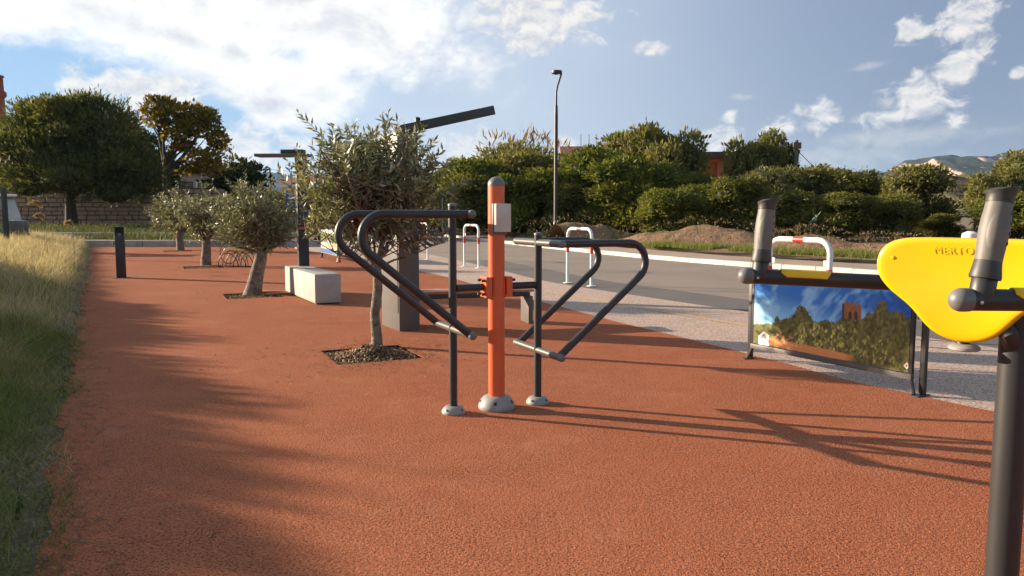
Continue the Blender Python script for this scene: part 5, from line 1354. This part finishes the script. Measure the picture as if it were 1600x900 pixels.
olive(o1, 'slender foreground olive tree with an upright open crown in a mulched pit', [(0, 0, -.05), (.0, 0, .10), (-.02, .0, .35), (.015, .02, .62), (.02, .0, .78), (.0, 0, .92)], .052, 1.0,
      ring_tips(9, .35, .80, 1.7, 2.45, 3) + [(.78, -.1, 1.15), (-.75, -.1, 1.2), (-.5, .3, 1.4), (.5, -.4, 1.3)], 62, 17, .088, .32, (-.03, 0, 1.77), (1.32, 1.05, .92), 5, up=1.15, flare=1.35, leafw=.27, limb=.32)
o2 = gp(400, 459)
olive(o2, 'thick curved olive tree nearest the concrete block, with a wide silvery crown', [(-.06, 0, -.05), (-.03, 0, .12), (.03, 0, .38), (.10, 0, .62), (.12, .02, .78)], .125, .8,
      ring_tips(12, .45, .85, .95, 1.75, 8, (0, 0)), 78, 16, .085, .27, (.0, 0, 1.40), (1.16, 1.0, .92), 12, up=.25, flare=1.5, limb=.26)
o3 = gp(322, 414)
olive(o3, 'straight trunked small olive tree, second from the back', [(0, 0, -.05), (.0, 0, .15), (.03, 0, .45), (.03, 0, .72)], .125, .8,
      ring_tips(11, .4, .95, 1.0, 1.8, 4), 62, 15, .11, .30, (.10, 0, 1.42), (1.35, 1.15, .95), 21, up=.25, flare=1.25, leafw=.24, limb=.26)
o4 = gp(282, 391)
olive(o4, 'farthest of the olive trees, with a low drooping silvery crown', [(0, 0, -.05), (.0, 0, .2), (-.02, 0, .5), (.0, 0, .8)], .14, .8,
      ring_tips(11, .4, 1.0, 1.0, 2.1, 14), 56, 14, .14, .34, (-.1, 0, 1.45), (1.55, 1.3, 1.15), 31, up=.2, flare=1.25, leafw=.26, limb=.26)

# mulch in the pits
def pit(c, h, name_label, mound=0.0, n=600, cat='mulch'):
    a = RNG.uniform(-h, h, n); b = RNG.uniform(-h, h, n)
    d = np.hypot(a, b); z = -.035 + mound * np.exp(-(d / (h * .55)) ** 2)
    k = math.cos(SITE), math.sin(SITE)
    P = np.stack([c[0] + a * k[0] - b * k[1], c[1] + a * k[1] + b * k[0], z + RNG.uniform(0, .012, n)], 1)
    tn = np.where(RNG.random((n, 1)) < .22, np.array([[.29, .20, .12]]), np.array([[.125, .080, .048]])) * RNG.uniform(.6, 1.4, (n, 1))
    chunks('mulch', P, RNG.uniform(.008, .024, n), tn, M['chips'], label=name_label, cat=cat)
    gx_, gy_ = np.meshgrid(np.linspace(-h, h, 18), np.linspace(-h, h, 18)); dd = np.hypot(gx_, gy_)
    gz_ = -.038 + mound * np.exp(-(dd / (h * .55)) ** 2) + .012 * (fbm(gx_ * 9, gy_ * 9, 3, 2) - .5)
    o = grid_mesh('pit_soil', c[0] + gx_ * k[0] - gy_ * k[1], c[1] + gx_ * k[1] + gy_ * k[0], gz_, M['soil'])
for (c, h), lab, mo in zip(OL, ('soil and bark mulch heaped round the foreground olive', 'dark soil clods in the pit of the thick curved olive', 'dark soil clods in the pit of the straight trunked olive', 'dark soil clods in the pit of the farthest olive'), (.12, .03, .02, .02)): pit(c, h, lab, mo, 2600 if mo > .1 else 600)

# fallen olive leaves and soil crumbs on the rubber
n = 900; c_ = np.array([[-1.47, 7.9], [-4.66, 13.75], [-8.52, 21.15]])[RNG.choice(3, n, p=[.6, .25, .15])]
P = np.column_stack([c_ + RNG.normal(0, .75, (n, 2)), np.full(n, .005)]); a = RNG.uniform(0, 6.28, n)
v, fc, tt2 = leaf_arrays(P, np.stack([np.cos(a), np.sin(a), RNG.uniform(0, .3, n)], 1), np.tile([0, 0, 1.0], (n, 1)) + RNG.normal(size=(n, 3)) * .3, RNG.uniform(.03, .06, n), RNG.uniform(.008, .014, n), np.array([[.20, .15, .09]]) * RNG.uniform(.4, 1.5, (n, 1)))
o = link('fallen_leaves', npmesh('fallen_leaves', v, fc, tt2), M['grass'], None, False); tag(o, 'fallen olive leaves scattered on the red rubber round the pits', 'leaves', kind='stuff')
for (c, h), q in zip(OL, (420, 160, 120, 100)):
    P = np.column_stack([np.array(c)[None] + RNG.normal(0, h * .72, (q, 2)), np.full(q, .004)]); chunks('soil_crumbs', P, RNG.uniform(.003, .010, q), np.array([[.14, .10, .07]]) * RNG.uniform(.6, 1.4, (q, 1)), M['chips'], label='soil crumbs spilt on the rubber beside the pit ' + ('of the foreground olive' if h < .45 else 'of the thick curved olive' if h < .49 else 'of the straight trunked olive' if h < .51 else 'of the farthest olive'), cat='soil')
# ------------------------------------------------------------------ grass
def blades(name, P, H, Wd, lean, tint, label, cat, mat='grass', segs=3, curl=.5):
    n = len(P); a = RNG.uniform(0, 6.283, n); dirx = np.stack([np.cos(a), np.sin(a), np.zeros(n)], 1)
    fa = RNG.uniform(0, 6.283, n); side = np.stack([np.cos(fa), np.sin(fa), np.zeros(n)], 1)
    V = []
    for k in range(segs + 1):
        t = k / segs; w = Wd * (1 - t * .92) * .5
        c = P + np.array([0, 0, 1]) * (H * (t - curl * .35 * t * t * lean))[:, None] + dirx * (H * lean * t ** 1.7)[:, None]
        V.append(c - side * w[:, None]); V.append(c + side * w[:, None])
    V = np.stack(V, 1); m = 2 * (segs + 1); b = (np.arange(n) * m)[:, None, None]
    q = np.array([[2 * k, 2 * k + 1, 2 * k + 3, 2 * k + 2] for k in range(segs)])
    F = (b + q[None]).reshape(-1, 4)
    o = link(name, npmesh(name, V.reshape(-1, 3), F, np.repeat(tint, m, axis=0)), M[mat], None, False)
    tag(o, label, cat, kind='stuff'); return o
def mixt(a, b, f): return np.array(a)[None] * (1 - f[:, None]) + np.array(b)[None] * f[:, None]
def grass_points(n, smax, dmax, s0=-1.5, ps=1.35, pd=.9):
    s = s0 + RNG.random(n) ** ps * (smax - s0); d = RNG.random(n) ** pd * dmax - .32 * fbm(s * 1.3, s * 0 + 2.2, 4, 71) ** 1.3 + .05
    X = EA.x + ED.x * s + EN.x * d; Y = EA.y + ED.y * s + EN.y * d
    return X, Y, np.maximum(verge_left_z(X, Y), np.where(d < .02, -.01, -1)), s, d
def verge_set(name, n, smax, dmax, hr, wr_, cols, label, s0=-1.5, cut=None, lean=(.2, 1.1), ps=1.35, pd=.9, segs=3, dryb=0.0):
    X, Y, Z, s, d = grass_points(n, smax, dmax, s0, ps, pd)
    if cut is not None:
        k = cut(X, Y, s, d); X, Y, Z, s, d = [q[k] for q in (X, Y, Z, s, d)]
    n = len(X); cl = .30 + 1.45 * fbm(X * 2.3, Y * 2.3, 3, 55); flat = np.clip((fbm(X * 1.1, Y * 1.1, 3, 63) - .45) * 6, 0, 1)
    H = RNG.uniform(hr[0], hr[1], n) * np.clip(.25 + d / .55, .25, 1) * cl * (1 - .3 * flat)
    f = np.clip((fbm(X * .8, Y * .8, 4, 31) - .40) * 3.5 + (s - 7) / 14 + dryb + .08 + RNG.normal(0, .22, n), 0, 1)
    tint = mixt(cols[0], cols[1], f) * RNG.uniform(.5, 1.35, (n, 1))
    blades(name, np.stack([X, Y, Z], 1), H, RNG.uniform(wr_[0], wr_[1], n) * (1 + s.clip(0) * .05), RNG.uniform(lean[0], lean[1], n) + flat * RNG.uniform(0, 1.2, n), tint, label, 'grass', segs=segs)
verge_set('verge_grass', 105000, 37, 6.5, (.10, .36), (.004, .010), ((.17, .20, .055), (.46, .385, .225)), 'mixed green and dry grass covering the verge left of the red rubber')
verge_set('near_grass', 52000, 7, 2.6, (.06, .30), (.003, .008), ((.17, .20, .06), (.46, .36, .20)), 'short trampled grass and weeds at the near end of the verge', ps=1.0, dryb=.25, lean=(.3, 1.6))
verge_set('dry_grass', 46000, 37, 6.5, (.18, .50), (.003, .007), ((.27, .215, .11), (.55, .46, .29)), 'tall dry straw coloured grass on the verge', s0=2.5, cut=lambda X, Y, s, d: (d > .2) & (fbm(X * .7, Y * .7, 3, 41) + (s - 6) / 16 > .40), segs=4, dryb=.3, lean=(.1, 1.0))
verge_set('green_weeds', 7000, 22, 3.5, (.10, .30), (.014, .030), ((.075, .130, .022), (.12, .15, .035)), 'broad leaved green weeds among the verge grass', cut=lambda X, Y, s, d: fbm(X * 1.4, Y * 1.4, 3, 83) > .56, lean=(.5, 1.6))
# seed heads standing above
def seed_head(px, py, Yd, label, seed, hook):
    p = at(px, py, Yd); zb = float(verge_left_z(np.array([p.x]), np.array([Yd]))[0]); r = random.Random(seed)
    t = thing('seed_head', (p.x, Yd, zb), 0, label, 'dry plant'); h = p.z - zb
    path = [Vector((0, 0, 0)), Vector((.02, 0, h * .5)), Vector((.0, 0, h * .9)), Vector((-hook * .4, 0, h)), Vector((-hook, 0, h * .97))]
    MB().tube(path, [.006, .005, .004, .003, .002], 5).build('stalk', M['pole_wood'], t)
    n = 380; f = RNG.uniform(.55, 1, n); P = np.array([np.array(path[2]) * (1 - 0) for _ in range(n)]); 
    pts_ = np.array([q[:] for q in path]); idx = np.clip(f * 4, 0, 3.999); i0 = idx.astype(int); fr = (idx - i0)[:, None]; P = pts_[i0] * (1 - fr) + pts_[i0 + 1] * fr
    D = RNG.normal(size=(n, 3)) * .6 + np.array([-.3, 0, .3]); v, fc, tt2 = leaf_arrays(P, D, RNG.normal(size=(n, 3)), RNG.uniform(.03, .10, n), RNG.uniform(.010, .02, n), np.array([[.36, .25, .14]]) * RNG.uniform(.6, 1.3, (n, 1)))
    link('plume', npmesh('plume', v, fc, tt2), M['grass'], t, False)
seed_head(66, 316, 21, 'tallest dry reed plume rising above the straw grass against the wall', 1, .35)
seed_head(70, 336, 20, 'lower drooping dry plume beside the tallest one', 2, .25)
seed_head(113, 347, 21, 'short brown dry stalk near the right end of the straw grass', 3, .18)
# dead litter at the rubber edge
n = 5200; s = -1.5 + RNG.random(n) ** 1.7 * 31; d = RNG.normal(0, .16, n) - .06
P = np.stack([EA.x + ED.x * s + EN.x * d, EA.y + ED.y * s + EN.y * d, np.full(n, .004)], 1); a = RNG.uniform(0, 6.28, n)
v, fc, tt2 = leaf_arrays(P, np.stack([np.cos(a), np.sin(a), RNG.uniform(0, .25, n)], 1), np.tile([0, 0, 1.0], (n, 1)) + RNG.normal(size=(n, 3)) * .2, RNG.uniform(.03, .14, n), RNG.uniform(.003, .008, n), np.array([[.17, .12, .075]]) * RNG.uniform(.4, 1.4, (n, 1)))
o = link('grass_litter', npmesh('grass_litter', v, fc, tt2), M['grass'], None, False); tag(o, 'dead grass stalks scattered along the rubber edge', 'litter', kind='stuff')
# turf strip beyond the kerb and on the bank
def turf(name, n, pts, off0, off1, label, hmin, hmax, zf, wid, cut=.42, seedn=3):
    kq = resample(pts, 300); i = RNG.integers(0, 299, n); fr = RNG.random(n)[:, None]; p = kq[i] * (1 - fr) + kq[i + 1] * fr; tdir = unit(kq[i + 1] - kq[i]); nr = np.stack([-tdir[:, 1], tdir[:, 0]], 1)
    o_ = RNG.uniform(off0, off1, n)[:, None]; p = p + nr * o_; X, Y = p[:, 0], p[:, 1]
    keep = fbm(X * .8, Y * .8, 4, seedn) > cut; X, Y = X[keep], Y[keep]; n = len(X)
    Z = zf(X, Y) - .02; t_ = mixt((.12, .175, .030), (.26, .23, .08), np.clip(RNG.normal(.35, .3, n), 0, 1)) * RNG.uniform(.6, 1.3, (n, 1))
    blades(name, np.stack([X, Y, Z], 1), RNG.uniform(hmin, hmax, n), np.full(n, wid), RNG.uniform(.2, .9, n), t_, label, 'grass', segs=2)
tk = [p for p in KERB if 4 < p.y < 30.5]
def vz(X, Y): return .30 + mound_h(X, Y) * .95 + .02
turf('turf', 42000, tk, 1.95, 3.9, 'strip of short green grass between the footway and the earth mounds', .08, .26, lambda X, Y: np.full_like(X, .16) + .10, .018, .45)
turf('turf', 9000, [p for p in KERB if 28 < p.y < 60], 2.0, 3.6, 'thin dry green tufts along the far footway', .06, .25, lambda X, Y: np.full_like(X, .18), .025, .48, 6)
X_ = RNG.uniform(-40, -11, 45000); Y_ = RNG.uniform(36, 57, 45000) 
kp_ = fbm(X_ * .35, Y_ * .35, 4, 13) > .40; X_, Y_ = X_[kp_], Y_[kp_]; n = len(X_)
blades('bank_grass', np.stack([X_, Y_, bank_h(X_, Y_)], 1), RNG.uniform(.12, .45, n), np.full(n, .03), RNG.uniform(.2, .8, n), mixt((.045, .075, .015), (.10, .105, .03), RNG.random(n)) * RNG.uniform(.6, 1.3, (n, 1)), 'green grass on the bank in front of the old stone wall', 'grass', segs=2)
# dry weeds on the mounds
pw = []
for cx, cy, ra, rb, h, an in MOUNDS:
    n = 420; u = RNG.normal(0, .7, n) * ra; w_ = RNG.normal(0, .8, n) * rb; pw.append(np.stack([cx + u * math.cos(an) - w_ * math.sin(an), cy + u * math.sin(an) + w_ * math.cos(an)], 1))
pw = np.concatenate(pw); kp_ = fbm(pw[:, 0] * .6, pw[:, 1] * .6, 3, 17) > .45; pw = pw[kp_]; n = len(pw)
blades('dry_weeds', np.column_stack([pw, .40 + mound_h(pw[:, 0], pw[:, 1]) * (.75 + .5 * fbm(pw[:, 0] * 2.2, pw[:, 1] * 2.2, 4, 9))]), RNG.uniform(.06, .25, n), np.full(n, .02), RNG.uniform(.3, 1, n), mixt((.22, .16, .085), (.12, .12, .045), RNG.random(n)), 'dry weeds and roots on the earth mounds', 'weeds', segs=2)

# prickly pears
def cactus(px, py, Yd, n, label, seed, zb=.4):
    r = random.Random(seed); p = at(px, py, Yd); t = thing('prickly_pear', (p.x, Yd, zb), 0, label, 'cactus'); h = p.z - zb
    me = bpy.data.meshes.new('pad'); v, f = ICO; me.from_pydata([(a * .5, b * .09, c * .5 + .46) for a, b, c in v], [], f.tolist()); me.materials.append(M['cactus']); me.polygons.foreach_set('use_smooth', [True] * len(me.polygons))
    nodes = [(Vector((r.uniform(-.5, .5), r.uniform(-.3, .3), 0)), Vector((r.gauss(0, .3), 0, 1)).normalized()) for _ in range(5)]
    for k in range(n):
        q, d = nodes[r.randrange(len(nodes))] if k > 4 else nodes[k]
        if q.z > h * .85: q, d = nodes[r.randrange(5)]
        nd = (d + Vector((r.gauss(0, .55), r.gauss(0, .4), .25))).normalized(); s = r.uniform(.20, .32)
        o = bpy.data.objects.new('pad', me); COL.objects.link(o); o.parent = t; o.location = q; o.scale = (s * .72, s, s)
        o.rotation_euler = (nd.to_track_quat('Z', 'Y').to_matrix() @ Matrix.Rotation(r.uniform(-.9, .9), 3, 'Z')).to_euler(); nodes.append((q + nd * s * .9, nd))
    return t
cactus(1272, 292, 36.5, 60, 'grey green prickly pear clump below the wooden pole', 3)
cactus(857, 322, 41, 16, 'small prickly pear at the foot of the bushes left of the street lamp', 5)
cactus(1205, 318, 37.5, 30, 'prickly pear half hidden in the dark bush behind the far grip', 8)
# ------------------------------------------------------------------ air: the far hills fade to blue
hz_m = bpy.data.materials.new('thin haze'); hz_m.use_nodes = True
nt = hz_m.node_tree; nt.nodes.clear()
ho = nt.nodes.new('ShaderNodeOutputMaterial'); pv = nt.nodes.new('ShaderNodeVolumePrincipled')
pv.inputs['Color'].default_value = rgb(.45, .66, 1.0); pv.inputs['Density'].default_value = 0.000055; pv.inputs['Anisotropy'].default_value = 0.2
nt.links.new(pv.outputs[0], ho.inputs['Volume'])
hzb = MB().box((0, 1000, 299), (20000, 20000, 602)).build('haze', hz_m, None, False); hzb['kind'] = 'stuff'
